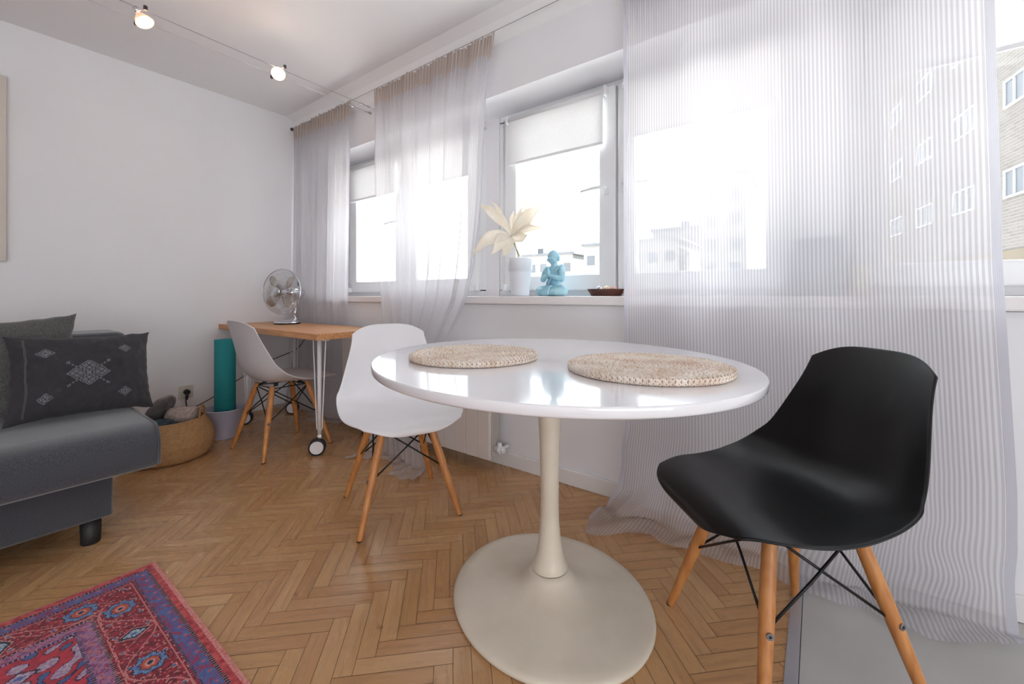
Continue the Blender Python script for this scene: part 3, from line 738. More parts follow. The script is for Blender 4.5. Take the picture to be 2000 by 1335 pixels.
# ------------------------------------------------------------ desk
t = thing('desk', 'beech topped desk on white hairpin legs with castors in the corner', 'desk', (-2.93, 1.44, 0))
bm = new_bm(); box(bm, -.70, .70, -.235, .235, .672, .708, bevel=.0015); obj('tabletop', bm, M['desktop'], t)
bm = new_bm(); box(bm, -.60, .60, .10, .14, .655, .672, bevel=.001); box(bm, -.60, .60, -.14, -.10, .655, .672, bevel=.001); obj('support_rail', bm, M['whitemetal'], t)
def caster_leg(x, y, ang):
    bm = new_bm()
    tube(bm, [(x, y, .115), (x, y, .30), (x, y, .672)], [.0095, .011, .0125], 16)
    tube(bm, [(x, y, .095), (x, y, .116)], .0115, 16)
    bx_, by_ = math.cos(ang), math.sin(ang)
    for s in (-1, 1):
        dx, dy = bx_*s, by_*s
        tube(bm, [(x+dx*.048, y+dy*.048, .672), (x+dx*.020, y+dy*.020, .155), (x+dx*.012, y+dy*.012, .142), (x, y, .140)], .0036, 8)
    box(bm, x-.055, x+.055, y-.055, y+.055, .669, .672)
    lg = obj('leg', bm, M['whitemetal'], t)
    c = bpy.data.objects.new('castor', None)
    ax = Vector((.80, -.60, 0)).normalized(); cc = Vector((x, y, .047)) + Vector((-.60, -.80, 0))*.012
    bm = new_bm()
    for s in (-1, 1):
        c0 = cc + ax*s*.012
        tube(bm, [c0-ax*.009, c0-ax*.007, c0+ax*.007, c0+ax*.009], [.040, .046, .046, .040], 32, mat=0)
        tube(bm, [c0+ax*s*.0085, c0+ax*s*.0115], [.037, .036], 28, mat=1)
    tube(bm, [cc-ax*.02, cc+ax*.02], .006, 10, mat=0); tube(bm, [cc, Vector((x, y, .10))], .012, 12, mat=0)
    obj('castor_wheel', bm, [M['blackrubber'], M['whitemetal']], lg)
caster_leg(.605, -.165, math.radians(15)); caster_leg(-.37, -.165, math.radians(15)); caster_leg(.625, .170, math.radians(15)); caster_leg(-.37, .165, math.radians(15))

# ------------------------------------------------------------ desk fan
FX, FY = -3.240, 1.525
t = thing('desk_fan', 'chrome metal desk fan with round wire cage standing on the desk', 'fan', (FX, FY, .708))
bm = new_bm(); lathe(bm, [(0, 0), (.088, 0), (.092, .004), (.091, .010)], 40); obj('base_rim', bm, M['blackrubber'], t)
bm = new_bm(); lathe(bm, [(.091, .010), (.088, .016), (.075, .023), (.05, .030), (.02, .033), (0, .034)], 40); obj('base', bm, M['chrome'], t)
nd_ = Vector((.375, -.927, .04)).normalized(); hc = Vector((.005, -.045, .243))
zax = nd_; xax = Vector((0, 0, 1)).cross(zax).normalized(); yax = zax.cross(xax); RF = Matrix((xax, yax, zax)).transposed()
F_ = lambda x, y, z: hc + RF @ Vector((x, y, z))
bm = new_bm(); tube(bm, [(.0, .055, .03), (.0, .06, .10), F_(0, -.03, -.13)], [.012, .010, .012], 14); tube(bm, [(0, .055, .028), (0, .055, .04)], .022, 16); obj('stand', bm, M['chrome'], t)
bm = new_bm(); prf = [(0, -.205), (.022, -.202), (.042, -.190), (.053, -.165), (.055, -.140), (.052, -.105), (.043, -.075), (.03, -.06), (0, -.058)]
lathe(bm, [(r, z) for r, z in prf], 32, c=hc, rot=RF); obj('motor', bm, M['chrome'], t)
bm = new_bm(); tube(bm, [F_(0, .05, -.165), F_(0, .075, -.165), F_(0, .085, -.165)], [.004, .007, .007], 10); obj('knob', bm, M['blackrubber'], t)
RG = .170
bm = new_bm()
circ = lambda r, z, n=64: [F_(r*math.cos(2*PI*k/n), r*math.sin(2*PI*k/n), z) for k in range(n)]
tube(bm, circ(RG, 0), .0042, 8, closed=True)
obj('rim', bm, M['chrome'], t)
bm = new_bm()
for k in range(60):
    a = 2*PI*k/60; c_, s_ = math.cos(a), math.sin(a)
    tube(bm, [F_(r*math.cos(a+tw), r*math.sin(a+tw), z) for r, z, tw in ((.03, .048, -.5), (.08, .044, -.3), (.13, .030, -.12), (.155, .015, -.03), (RG, 0, 0))], .0012, 4)
for r, z in ((.03, .048), (.08, .044), (.13, .030)): tube(bm, circ(r, z, 48), .001, 5, closed=True)
ellips(bm, F_(0, 0, .048), (.030, .030, .030*.25), rot=RF)
obj('front_cage', bm, M['steel'], t)
bm = new_bm()
for k in range(48):
    a = 2*PI*k/48
    tube(bm, [F_(r*math.cos(a), r*math.sin(a), z) for r, z in ((.045, -.062), (.09, -.056), (.14, -.036), (.165, -.018), (RG, 0))], .0012, 4)
for r, z in ((.06, -.061), (.11, -.050), (.145, -.033)): tube(bm, circ(r, z, 48), .001, 5, closed=True)
obj('back_cage', bm, M['steel'], t)
for k in range(4):
    bm = new_bm(); a0 = 2*PI*k/4+.75; rows = []
    for i in range(9):
        q = i/8; r = .022+.125*q; w = (.35+.45*math.sin(PI*min(1, q*.9+.1)))*(.75 if q > .95 else 1)
        rows.append([bm.verts.new(F_(r*math.cos(a0+w*(v-.5)), r*math.sin(a0+w*(v-.5)), .014-.028*v*(1-.4*q))) for v in (0, .25, .5, .75, 1)])
    for a, b2 in zip(rows, rows[1:]):
        for v in range(4): f = bm.faces.new((a[v], a[v+1], b2[v+1], b2[v])); f.smooth = True
    bl = obj('blade', bm, M['bladecopper'], t); mo = bl.modifiers.new('thick', 'SOLIDIFY'); mo.thickness = .0012
bm = new_bm(); tube(bm, [F_(0, 0, -.06), F_(0, 0, -.02), F_(0, 0, .018), F_(0, 0, .022)], [.012, .024, .024, .014], 20); obj('hub', bm, M['chrome'], t)

# fan power cord hanging under the desk
bm = new_bm(); pts = [(-3.32, 1.70, .70), (-3.30, 1.712, .64), (-3.36, 1.66, .50), (-3.50, 1.50, .40), (-3.57, 1.30, .27), (-3.59, 1.15, .17), (-3.60, 1.02, .12), (-3.595, .995, .19), (-3.59, .998, .225)]
def smooth_pts(p, n=6):
    p = [Vector(q) for q in p]; out = []
    for i in range(len(p)-1):
        a, b2, c_, d = p[max(i-1, 0)], p[i], p[i+1], p[min(i+2, len(p)-1)]
        for k in range(n):
            s = k/n; out.append(.5*((2*b2)+(c_-a)*s+(2*a-5*b2+4*c_-d)*s*s+(3*b2-a-3*c_+d)*s**3))
    out.append(p[-1]); return out
t = thing('power_cord', 'black power cord running from the desk to the wall socket', 'cord', (0, 0, 0))
tube(bm, smooth_pts(pts), .0032, 8); obj('cord', bm, M['blackrubber'], t)
bm = new_bm(); c0 = Vector((XL+.014, 1.003, .238))
tube(bm, [c0, c0+Vector((.010, 0, 0)), c0+Vector((.028, 0, 0)), c0+Vector((.036, 0, -.004))], [.018, .019, .018, .012], 20)
tube(bm, [c0+Vector((.028, 0, 0)), c0+Vector((.034, -.002, -.022)), c0+Vector((.032, -.003, -.05))], [.010, .007, .004], 12)
obj('plug', bm, M['blackrubber'], t)
t = thing('wall_socket', 'cream double rimmed wall socket above the basket', 'socket', (XL, 1.003, .238))
bm = new_bm(); box(bm, 0, .010, -.043, .043, -.045, .045, bevel=.003); obj('face_plate', bm, M['socket'], t)
bm = new_bm(); lathe(bm, [(.030, .008), (.030, .0125), (.026, .013), (.024, .009), (0, .009)], 28, rot=Matrix.Rotation(PI/2, 3, 'Y')); obj('recess', bm, M['socket'], t)

# ------------------------------------------------------------ bin with yoga mat
t = thing('waste_bin', 'round lilac grey plastic bin holding the teal mat', 'bin', (-3.125, 1.075, 0))
bm = new_bm(); lathe(bm, [(0, .002), (.080, .002), (.082, 0), (.086, .004), (.117, .180), (.121, .184), (.121, .190), (.117, .190), (.113, .182), (.083, .010), (0, .010)], 48); obj('bucket', bm, M['bin'], t)
bm = new_bm(); tube(bm, [(.119*math.cos(2*PI*k/48), .119*math.sin(2*PI*k/48), .188) for k in range(48)], .0035, 8, closed=True); obj('rim', bm, M['bin'], t)
bm = new_bm(); n = 300; inner = []; outer = []
th = .0042
pts = []
for k in range(n+1):
    a = k/n*2*PI*7; r = .016 + (.062-.016)*k/n; pts.append((r*math.cos(a), r*math.sin(a)))
Zb, Zt = .014, .635
for (x, y) in pts:
    r = math.hypot(x, y); s = (r-th)/r
    inner.append([bm.verts.new((x*s, y*s, z)) for z in (Zb, Zt)]); outer.append([bm.verts.new((x, y, z)) for z in (Zb, Zt)])
for k in range(n):
    for q in (inner, outer):
        f = bm.faces.new((q[k][0], q[k+1][0], q[k+1][1], q[k][1])); f.smooth = True
    for z in (0, 1): bm.faces.new((inner[k][z], inner[k+1][z], outer[k+1][z], outer[k][z]))
o = obj('yoga_mat', bm, M['teal'], None, (-3.128, 1.074, 0)); o.rotation_euler = (0, 0, 2.4)
tag(o, 'rolled teal exercise mat standing upright in the grey bin', 'exercise mat')

# ------------------------------------------------------------ basket
BX, BY = -2.985, .745
t = thing('seagrass_basket', 'low woven seagrass belly basket on the floor beside the sofa', 'basket', (BX, BY, 0))
bm = new_bm()
sk = lambda v: Vector((v.x, v.y, v.z))
prof = [(0, .004), (.15, .002), (.185, .006), (.205, .03), (.213, .06), (.218, .085), (.221, .10), (.215, .107), (.217, .118), (.212, .14), (.200, .168), (.184, .195), (.172, .212), (.166, .222), (.160, .222), (.164, .210), (.176, .190), (.20, .15), (.208, .10), (.195, .03), (.14, .012), (0, .012)]
lathe(bm, prof, 96, uvs=1.3, skew=sk); obj('body', bm, M['seagrass'], t)
for a in (math.radians(60), math.radians(235)):
    bm = new_bm(); cx, cy = .168*math.cos(a), .168*math.sin(a); tx, ty = -math.sin(a), math.cos(a)
    tube(bm, smooth_pts([(cx+tx*.055*c_*1.0 + math.cos(a)*(-.01), cy+ty*.055*c_ + math.sin(a)*(-.01), z) for c_, z in ((-1, .19), (-1.0, .235), (-.6, .268), (0, .278), (.6, .268), (1.0, .235), (1, .19))], 5), .006, 10); obj('handle', bm, M['seagrass'], t)
def lump(name, label, cat, c, r, rot, mat, seed, amp=.14, fr=3.2, flat=None):
    bm = new_bm(); res = bmesh.ops.create_icosphere(bm, subdivisions=5, radius=1)
    Rm = Matrix.Rotation(rot[2], 3, 'Z') @ Matrix.Rotation(rot[1], 3, 'Y') @ Matrix.Rotation(rot[0], 3, 'X')
    for v in bm.verts:
        d = v.co.normalized(); e = .62
        q = Vector([math.copysign(abs(k)**e, k) for k in d]); q /= max(1, q.length**.6)
        f_ = 1 + amp*noise.noise(d*fr+Vector((seed, 0, 0))) + amp*.5*abs(noise.noise(d*fr*2.3+Vector((0, seed, 0))))
        v.co = Rm @ Vector((q.x*r[0]*f_, q.y*r[1]*f_, q.z*r[2]*f_))
    for f in bm.faces: f.smooth = True
    o = obj(name, bm, mat, None, c); return tag(o, label, cat)
# rolled cream blanket: a spiral roll
bm = new_bm(); n = 160; sec = []
for k in range(n+1):
    a = k/n*2*PI*3.6; r = .012+.055*k/n; sec.append((r*math.cos(a), r*math.sin(a)))
nl = 14
for q in range(nl): pass
rows = []
for (x, y) in sec:
    r = math.hypot(x, y)
    for s_ in (0,): pass
    row = []
    for q in range(nl+1):
        l = -.075 + .15*q/nl; k_ = 1-.10*abs(2*q/nl-1)**4 + .05*fbm(x*30, y*30, q*.4)
        row.append(bm.verts.new((x*k_, l, y*k_)))
    rows.append(row)
for a, b2 in zip(rows, rows[1:]):
    for q in range(nl): f = bm.faces.new((a[q], a[q+1], b2[q+1], b2[q])); f.smooth = True
o = obj('blanket_roll', bm, M['blanket'], None, (BX-.02, BY+.075, .205), math.radians(-48)); mo = o.modifiers.new('thick', 'SOLIDIFY'); mo.thickness = .0105; mo.offset = -1
tag(o, 'rolled cream blanket lying in the seagrass basket', 'blanket')
lump('folded_cloth', 'taupe grey folded cloth leaning in the basket by the wall', 'cloth', (BX-.090, BY-.020, .250), (.024, .080, .105), (0, .55, math.radians(30)), M['cloth1'], 3, amp=.05, fr=2.0)
lump('crumpled_cloth', 'dark slate crumpled cloth in the basket beside the sofa seat', 'cloth', (BX+.045, BY-.055, .185), (.075, .07, .045), (0, 0, .3), M['cloth2'], 9, amp=.25)

# ------------------------------------------------------------ sofa
YE = .476
t = thing('sofa', 'dark grey melange fabric sofa along the left of the room', 'sofa', (-2.3, -.55, 0))
def rbox(bm, x0, x1, y0, y1, z0, z1, bev, seg=6): box(bm, x0, x1, y0, y1, z0, z1, bevel=bev, seg=seg)
ox, oy = 2.3, .55
bm = new_bm()
pf = [(-2.90, .275), (-2.02, .275), (-2.004, .285), (-2.0, .31), (-2.0, .37), (-2.012, .405), (-2.045, .427), (-2.10, .434), (-2.90, .434)]
ya, yb = -1.7+oy, YE+oy; K = []
for yy, ins in ((ya, .012), (ya+.012, 0), *[(lerp(ya+.012, yb-.010, k/20), 0) for k in range(1, 20)], (yb-.010, 0), (yb, .010)):
    K.append([bm.verts.new((x+ox-(ins if x > -2.5 else -ins), yy, z-(ins if z > .35 else -ins))) for x, z in pf])
for a, b2 in zip(K, K[1:]):
    for k in range(len(pf)):
        f = bm.faces.new((a[k], a[(k+1) % len(pf)], b2[(k+1) % len(pf)], b2[k])); f.smooth = (1 <= k <= 6)
bm.faces.new(K[0]); bm.faces.new(K[-1][::-1])
obj('seat', bm, M['sofa'], t)
bm = new_bm(); tube(bm, [(-2.004+ox, YE+oy-.003, .285), (-2.0+ox, YE+oy-.003, .37), (-2.016+ox, YE+oy-.003, .41), (-2.05+ox, YE+oy-.003, .430), (-2.6+ox, YE+oy-.003, .433)], .004, 8); obj('piping', bm, M['sofa'], t)
bm = new_bm(); rbox(bm, -2.85+ox, -2.13+ox, -1.6+oy, .368+oy, .095, .274, .012, 3); obj('base', bm, M['sofa'], t)
bm = new_bm(); rbox(bm, -2.88+ox, -2.60+ox, -1.7+oy, .50+oy, .36, .752, .035, 5); obj('backrest', bm, M['sofa'], t)
for x, y in ((-2.185, .315), (-2.80, .315), (-2.185, -1.55), (-2.80, -1.55)):
    bm = new_bm(); lathe(bm, [(0, 0), (.026, 0), (.028, .004), (.030, .096), (0, .096)], 24, c=(x+ox, y+oy, 0)); obj('leg', bm, M['blackrubber'], t)

# cushions
def cushion(name, label, c, w, h, thk, yaw, lean, roll, mat, pattern=None, seed=0, ear=.10):
    bm = new_bm(); cl = bm.loops.layers.float_color.new('Col') if pattern else None
    nu, nv = (230, 170) if pattern else (60, 44)
    def P(u, v, side):
        # u, v in -1..1; corners stick out as ears, edges curve in
        ex = 1 - ear*(1-abs(v)**2.5)*abs(u)**3; ey = 1 - ear*1.1*(1-abs(u)**2.5)*abs(v)**3
        d = thk*.5*max(0, (1-abs(u)**2.6))**.55*max(0, (1-abs(v)**2.6))**.55
        wr = .006*fbm(u*3, v*3, seed+side)+.004*fbm(u*9, v*5, seed+side*2)
        wr2 = .012*fbm(u*1.5+4, v*1.5, seed)
        return Vector((side*(d+wr*min(1, d*40)) + wr2, u*w/2*ex + .004*fbm(v*6, u*2, seed), v*h/2*ey + .006*fbm(u*5, 3, seed)))
    for side in (1, -1):
        g_ = [[bm.verts.new(P(-1+2*i/nu, -1+2*j/nv, side)) for i in range(nu+1)] for j in range(nv+1)]
        for j in range(nv):
            for i in range(nu):
                f = bm.faces.new((g_[j][i], g_[j][i+1], g_[j+1][i+1], g_[j+1][i])); f.smooth = True
                if pattern:
                    uu, vv_ = (-1+2*(i+.5)/nu), (-1+2*(j+.5)/nv)
                    col = pattern(uu*w/2*100, vv_*h/2*100) if side > 0 else srgb(52, 51, 54)
                    for l in f.loops: l[cl] = (*col, 1)
    bmesh.ops.remove_doubles(bm, verts=bm.verts[:], dist=.0004)
    o = obj(name, bm, mat); o.location = c
    o.rotation_euler = (Matrix.Rotation(yaw, 3, 'Z') @ Matrix.Rotation(lean, 3, 'Y') @ Matrix.Rotation(roll, 3, 'X')).to_euler()
    return tag(o, label, 'cushion', 'cushions leaning on the sofa')
def embroid(x, y):
    base = srgb(47, 45, 49); th_ = srgb(150, 150, 156); v = fbm(x*.6, y*.6, 2)*.15
    base = tuple(c*(1+v) for c in base)
    def dia(cx, cy, a, b2):
        d = abs(x-cx)/a+abs(y-cy)/b2
        if d < 1.04 and ((d > .90) or (.55 < d < .70) or (.22 < d < .36)): return True
        return d < .9 and .36 < d < .55 and abs(x-cx) % .5 < .14
    for (cx, cy, a, b2) in ((0, 2.7, 2.7, 2.1), (0, -2.7, 2.7, 2.1), (-3.7, 0, 2.7, 2.1), (3.7, 0, 2.7, 2.1), (-11.5, 8.6, 2.6, 1.8), (11.5, 9.2, 2.2, 1.6), (-11.8, -8.6, 2.2, 2.0), (11, -8.8, 2.2, 1.9)):
        if dia(cx, cy, a, b2): return tuple(lerp(p, q, .55) for p, q in zip(base, th_))
    for s in (-1, 1):
        if abs(y - s*x*.78) < .28 and abs(x) < 5.6 and (abs(x) > 1.2 or True) and int(abs(x)*3) % 3 != 2: return tuple(lerp(p, q, .45) for p, q in zip(base, th_))
        if abs(abs(x)-5.5) < .55 and abs(abs(y)-4.4) < .5 and (x+y) % .5 < .28: return tuple(lerp(p, q, .45) for p, q in zip(base, th_))
    if -17.6 < x < -16.4 and abs(y) < 15 and (x*10 % 4) < 1.2: return tuple(lerp(p, q, .25) for p, q in zip(base, th_))
    if 18.2 < x < 19.2 and (x*10 % 4) < 1.4: return tuple(lerp(p, q, .3) for p, q in zip(base, th_))
    return base
M['embroid'] = attrmat('charcoal_embroidered_cotton', .9, bump=.4, bscale=420, sheen=.1)
cushion('throw_cushion', 'charcoal cushion embroidered with pale diamond motifs, front one on the sofa', (-2.375, .325, .603), .425, .335, .13, math.radians(4), math.radians(-14), math.radians(-2), M['embroid'], embroid, 2, ear=.085)
cushion('throw_cushion', 'plain dark grey cushion behind the embroidered one on the sofa', (-2.490, .085, .635), .50, .40, .10, math.radians(2), math.radians(-10), math.radians(3), M['cushgrey'], None, 6, ear=.09)

# ------------------------------------------------------------ rug
M['rug'] = attrmat('printed_wool_rug', .95, bump=.5, bscale=350, sheen=.15)
RED, DRED, CORAL, PINK = srgb(176, 42, 62), srgb(128, 26, 42), srgb(222, 96, 92), srgb(232, 164, 158)
BLUE, NAVY, PURP, LILAC = srgb(84, 112, 176), srgb(34, 38, 66), srgb(120, 84, 142), srgb(176, 128, 168)
def mixc(a, b2, t): return tuple(lerp(p, q, max(0, min(1, t))) for p, q in zip(a, b2))
def rugcol(x, y):       # x: from the left edge, y: from the far edge (metres, both inwards)
    d = min(x, y); a = y if y > x else x     # a runs along the border
    n1 = fbm(x*70, y*70, 1); n2 = fbm(x*160, y*160, 4); n3 = fbm(x*25, y*25, 9)
    far = y <= x
    if d < (.010 if far else .004): return mixc(PINK, CORAL, .3+n2)
    if d < .026: return mixc(CORAL, RED, .5+n1*1.2)
    if d < .033: return NAVY if (a*1000) % 8 < 5 else mixc(PINK, NAVY, .4)
    if d < .064:
        f1 = math.sin(a*2*PI/.045)*.010; q = d-.0485
        if abs(q - f1) < .0022: return mixc(BLUE, NAVY, .2)
        rr = math.hypot(((a+.011) % .045)-.0225, q+f1*.5)
        if rr < .004: return CORAL
        if rr < .009: return BLUE
        return mixc(mixc(PURP, BLUE, .5+n3*1.6), RED, .8*(n1 > .18)+.9*(n2 > .33))
    if d < .071: return NAVY if (a*1000) % 8 < 4.5 else mixc(LILAC, NAVY, .3)
    if d < .178:
        q = d-.124; P_ = .30
        pk = mixc(RED, PINK, .6)
        k = (a-.195) % P_; k = k-P_ if k > P_/2 else k           # medallion centre
        k2 = (a-.195+P_/2) % P_; k2 = k2-P_ if k2 > P_/2 else k2   # diamond centre
        th_ = math.atan2(q, k); rr = math.hypot(k/.036, q/.034)*(1+.10*math.cos(8*th_))
        if rr < 1.0:
            if rr < .18: return NAVY
            if rr < .30: return PINK
            if rr < .55: return srgb(206, 92, 66)
            if rr < .62: return NAVY
            return mixc(BLUE, srgb(120, 160, 200), .5+n2*2) if rr < .93 else NAVY
        dd = abs(k2)/.026+abs(q)/.040
        if dd < 1.0:
            if dd < .16: return srgb(60, 90, 170)
            if dd < .62: return mixc(srgb(190, 208, 214), BLUE, .3+n2*2)
            return NAVY if dd < .9 else PINK
        if abs(q - .045*math.cos(a*2*PI/P_*1.0-.195*2*PI/P_)) < .0022: return pk
        if abs(abs(q)-.047) < .0016 : return pk
        if abs(q + .030*math.sin(a*2*PI/P_*2)) < .0018: return mixc(pk, RED, .3)
        k3 = (a+.01) % .075 - .0375; r3 = math.hypot(k3, abs(q)-.034)
        if r3 < .0045: return srgb(70, 110, 150)
        if r3 < .0062: return PINK
        return mixc(mixc(DRED, RED, .5+n1*1.6), PINK if n2 > 0 else NAVY, .8*(abs(n2) > .36))
    if d < .186: return NAVY if (a*1000) % 8 < 4.5 else mixc(PINK, NAVY, .3)
    if d < .214:
        f1 = math.sin(a*2*PI/.04)*.008
        if abs(d-.200-f1) < .002: return mixc(RED, PINK, .5)
        return mixc(mixc(LILAC, PURP, .4+n1*1.5), RED, .8*(n2 > .2))
    if d < .222: return NAVY if (a*1000) % 8 < 4.5 else LILAC
    gx, gy = (x-.222) % .16-.08, (y-.222) % .20-.10
    rr = abs(gx)/.05+abs(gy)/.07
    if rr < .18: return BLUE
    if rr < .40: return mixc(srgb(200, 190, 200), LILAC, .4+n2*2)
    if rr < .5: return NAVY
    c = mixc(srgb(206, 52, 72), RED, .5+n1*2)
    if n3 > .12: c = mixc(LILAC, srgb(190, 180, 196), .5+n2*2)
    if n3 < -.28: c = mixc(BLUE, NAVY, .3)
    if abs(n3-.12) < .03 or abs(n3+.28) < .02: c = NAVY
    return c
bm = new_bm(); cl = bm.loops.layers.float_color.new('Col')
def axis(L, fine, Lf, coarse):
    out = []; x = 0
    while x < Lf: out.append(x); x += fine
    while x < L: out.append(x); x += coarse
    out.append(L); return out
RX0, RY0, RLX, RLY = -1.835, .422, 1.45, 1.15
ax_ = axis(RLX, .0028, .80, .008); ay_ = axis(RLY, .0028, .42, .008)
top_ = [[bm.verts.new((x, -y, .006+.0008*fbm(x*30, y*30))) for x in ax_] for y in ay_]
for j in range(len(ay_)-1):
    for i in range(len(ax_)-1):
        f = bm.faces.new((top_[j][i], top_[j+1][i], top_[j+1][i+1], top_[j][i+1])); f.smooth = True
        xc, yc = (ax_[i]+ax_[i+1])/2, (ay_[j]+ay_[j+1])/2
        w1 = .0015*fbm(xc*60, yc*60, 5); c_ = rugcol(xc+w1 if xc > .01 else xc, yc+w1 if yc > .01 else yc)
        n_ = .78+.18*fbm(xc*220, yc*220, 7)
        for l in f.loops: l[cl] = (c_[0]*n_, c_[1]*n_, c_[2]*n_, 1)
def skirt(row):
    low = [bm.verts.new((v.co.x, v.co.y, .0003)) for v in row]
    for a, b2, c_, d in zip(row, row[1:], low, low[1:]):
        f = bm.faces.new((a, c_, d, b2))
        for l in f.loops: l[cl] = (*srgb(214, 130, 122), 1)
skirt(top_[0]); skirt([r[0] for r in top_]); skirt([r[-1] for r in top_]); skirt(top_[-1])
o = obj('rug', bm, M['rug'], None, (RX0, RY0, 0), normals=False)
tag(o, 'red oriental patterned rug with blue and purple borders on the parquet', 'rug')

# ------------------------------------------------------------ picture on the left wall
t = thing('wall_picture', 'beige canvas picture at the left picture edge above the sofa', 'picture', (XL, -.21, 1.62))
bm = new_bm(); box(bm, .018, .030, -.40, .40, -.51, .51, bevel=.003); obj('canvas', bm, M['canvas'], t)
bm = new_bm(); box(bm, 0, .018, -.39, -.36, -.5, .5); box(bm, 0, .018, .36, .39, -.5, .5); box(bm, 0, .018, -.39, .39, .47, .5); box(bm, 0, .018, -.39, .39, -.5, -.47); obj('stretcher_frame', bm, M['beech'], t)

# ------------------------------------------------------------ on the sill
FWD = Vector((-.593, .805, 0)); RGT = Vector((.805, .593, 0))
PX, PY = -1.325, 1.875
t = thing('flower_pot', 'tall white ceramic plant pot on the window sill', 'pot', (PX, PY, ZS))
bm = new_bm(); lathe(bm, [(0, .001), (.046, 0), (.049, .004), (.0615, .130), (.0622, .140), (.066, .143), (.0695, .205), (.068, .208), (.065, .206), (.060, .145), (.056, .12), (0, .12)], 56); obj('vessel', bm, M['pot'], t)
bm = new_bm(); lathe(bm, [(0, .168), (.061, .166)], 32); obj('filling', bm, M['stem'], t)
t = thing('artificial_flower', 'large cream star shaped artificial flower in the white pot', 'flower', (PX, PY, ZS+.166))
ctr = Vector((0, 0, .166)) + RGT*(-.048)
def V3(rx, up, dep): return RGT*rx + Vector((0, 0, up)) - FWD*dep
bm = new_bm()
tube(bm, smooth_pts([Vector((0, 0, .0)), Vector((0, 0, .03)) - RGT*.004, ctr*.6 + RGT*.006, ctr], 6), [.0035]*19, 8)
tube(bm, smooth_pts([RGT*.012+Vector((0, 0, .0)), RGT*.0+Vector((0, 0, .05)), ctr*.75-FWD*.006], 5), .0022, 8)
obj('stem', bm, M['stem'], t)
tips = [(-67, 61, .01, 30, .05), (-41, 75, -.05, 15, .02), (38, 83, -.06, 9, .0), (58, 70, -.03, 21, .02), (59, 55, .05, 40, .03), (84, 31, .0, 32, .02), (65, 14, .08, 18, .02), (31, -3, .12, 30, -.02), (-80, -42, .05, 40, .06), (-40, -40, .10, 44, .02), (-17, -44, .09, 34, .0), (3, 57, -.09, 17, .0), (-20, 50, -.10, 15, .0), (22, 64, -.02, 14, .01)]
for q, (dx, dy, dep, wd, arch) in enumerate(tips):
    k = 2.22/811; tip = V3(dx*k, dy*k, dep); w0 = wd*k*.5
    bm = new_bm(); n = 22; mm_ = 6; ax = tip.normalized(); side = ax.cross(-FWD)
    if side.length < .2: side = ax.cross(Vector((0, 0, 1)))
    side.normalize(); nn = side.cross(ax).normalized()
    if nn.dot(-FWD) < 0: nn = -nn
    rows = []
    for i in range(n+1):
        s = i/n; w = w0*.66*(math.sin(PI*min(1, s**.9))**1.15)+.0016*(1-s*.4)
        
        c_ = tip*s + nn*(arch*.8*math.sin(PI*s)) + Vector((0, 0, arch*.6*math.sin(PI*s))) + side*.004*math.sin(s*9+q)
        row = []
        for j in range(mm_+1):
            v = -1+2*j/mm_; jag = 1+.05*math.sin(s*23+q)*abs(v)
            row.append(bm.verts.new(ctr + c_ + side*w*v*jag + nn*(.35*w*v*v) + nn*.002*fbm(s*9, v*2, q)))
        rows.append(row)
    for a, b2 in zip(rows, rows[1:]):
        for j in range(mm_): f = bm.faces.new((a[j], a[j+1], b2[j+1], b2[j])); f.smooth = True
    pe = obj('petal', bm, M['petal'], t); mo = pe.modifiers.new('thick', 'SOLIDIFY'); mo.thickness = .0009

# seated praying monk figurine
t = thing('monk_figurine', 'pale blue figurine of a seated monk with joined hands on the sill', 'figurine', (-1.115, 1.885, ZS), math.radians(-8))
def cap(bm, pts, rads): 
    tube(bm, pts, rads, 14)
    ellips(bm, Vector(pts[0]), (rads[0],)*3, n=14, m_=8); ellips(bm, Vector(pts[-1]), (rads[-1],)*3, n=14, m_=8)
bm = new_bm()
ellips(bm, (0, 0, .026), (.066, .046, .026)); ellips(bm, (0, .004, .066), (.038, .030, .034))
ellips(bm, (0, .004, .104), (.045, .030, .040)); ellips(bm, (0, .004, .140), (.050, .026, .021))
cap(bm, [(0, .003, .145), (0, .001, .172)], [.020, .0165])
ellips(bm, (0, -.003, .207), (.0295, .033, .035)); ellips(bm, (0, -.013, .190), (.0245, .024, .022))
ellips(bm, (0, -.0355, .1955), (.0050, .0055, .0080))
for s in (-1, 1):
    ellips(bm, (s*.030, .002, .195), (.0050, .008, .0135)); ellips(bm, (s*.0115, -.0325, .2055), (.0065, .0030, .0022)); ellips(bm, (s*.0115, -.0318, .2125), (.0075, .0032, .0016))
    ellips(bm, (s*.0145, -.029, .189), (.009, .008, .0075))
    cap(bm, [(s*.046, .004, .141), (s*.056, -.006, .118), (s*.061, -.014, .088)], [.0185, .0175, .0155])
    cap(bm, [(s*.061, -.014, .088), (s*.036, -.038, .096), (s*.010, -.050, .106)], [.0155, .0138, .0095])
    cap(bm, [(s*.030, .0, .028), (s*.058, -.012, .030), (s*.074, -.020, .028)], [.027, .0275, .0265])
    cap(bm, [(s*.074, -.022, .026), (s*.045, -.048, .023), (s*-.010, -.060, .019)], [.0255, .021, .016])
    # palm and five fingers pressed together
    ellips(bm, (s*.0055, -.052, .120), (.0055, .0110, .015))
    for fy, fl in ((-.0600, .018), (-.0555, .0225), (-.0510, .0210), (-.0465, .016)):
        tube(bm, [(s*.0050, fy*.98, .126), (s*.0040, fy+.001, .126+fl*.6), (s*.0030, fy+.002, .126+fl)], [.0032, .0030, .0022], 8)
    tube(bm, [(s*.008, -.044, .116), (s*.0075, -.041, .126), (s*.0060, -.041, .132)], [.0034, .0032, .0024], 8)
tube(bm, [(-.010, -.0335, .1850), (0, -.0362, .1825), (.010, -.0335, .1850)], .0022, 8)
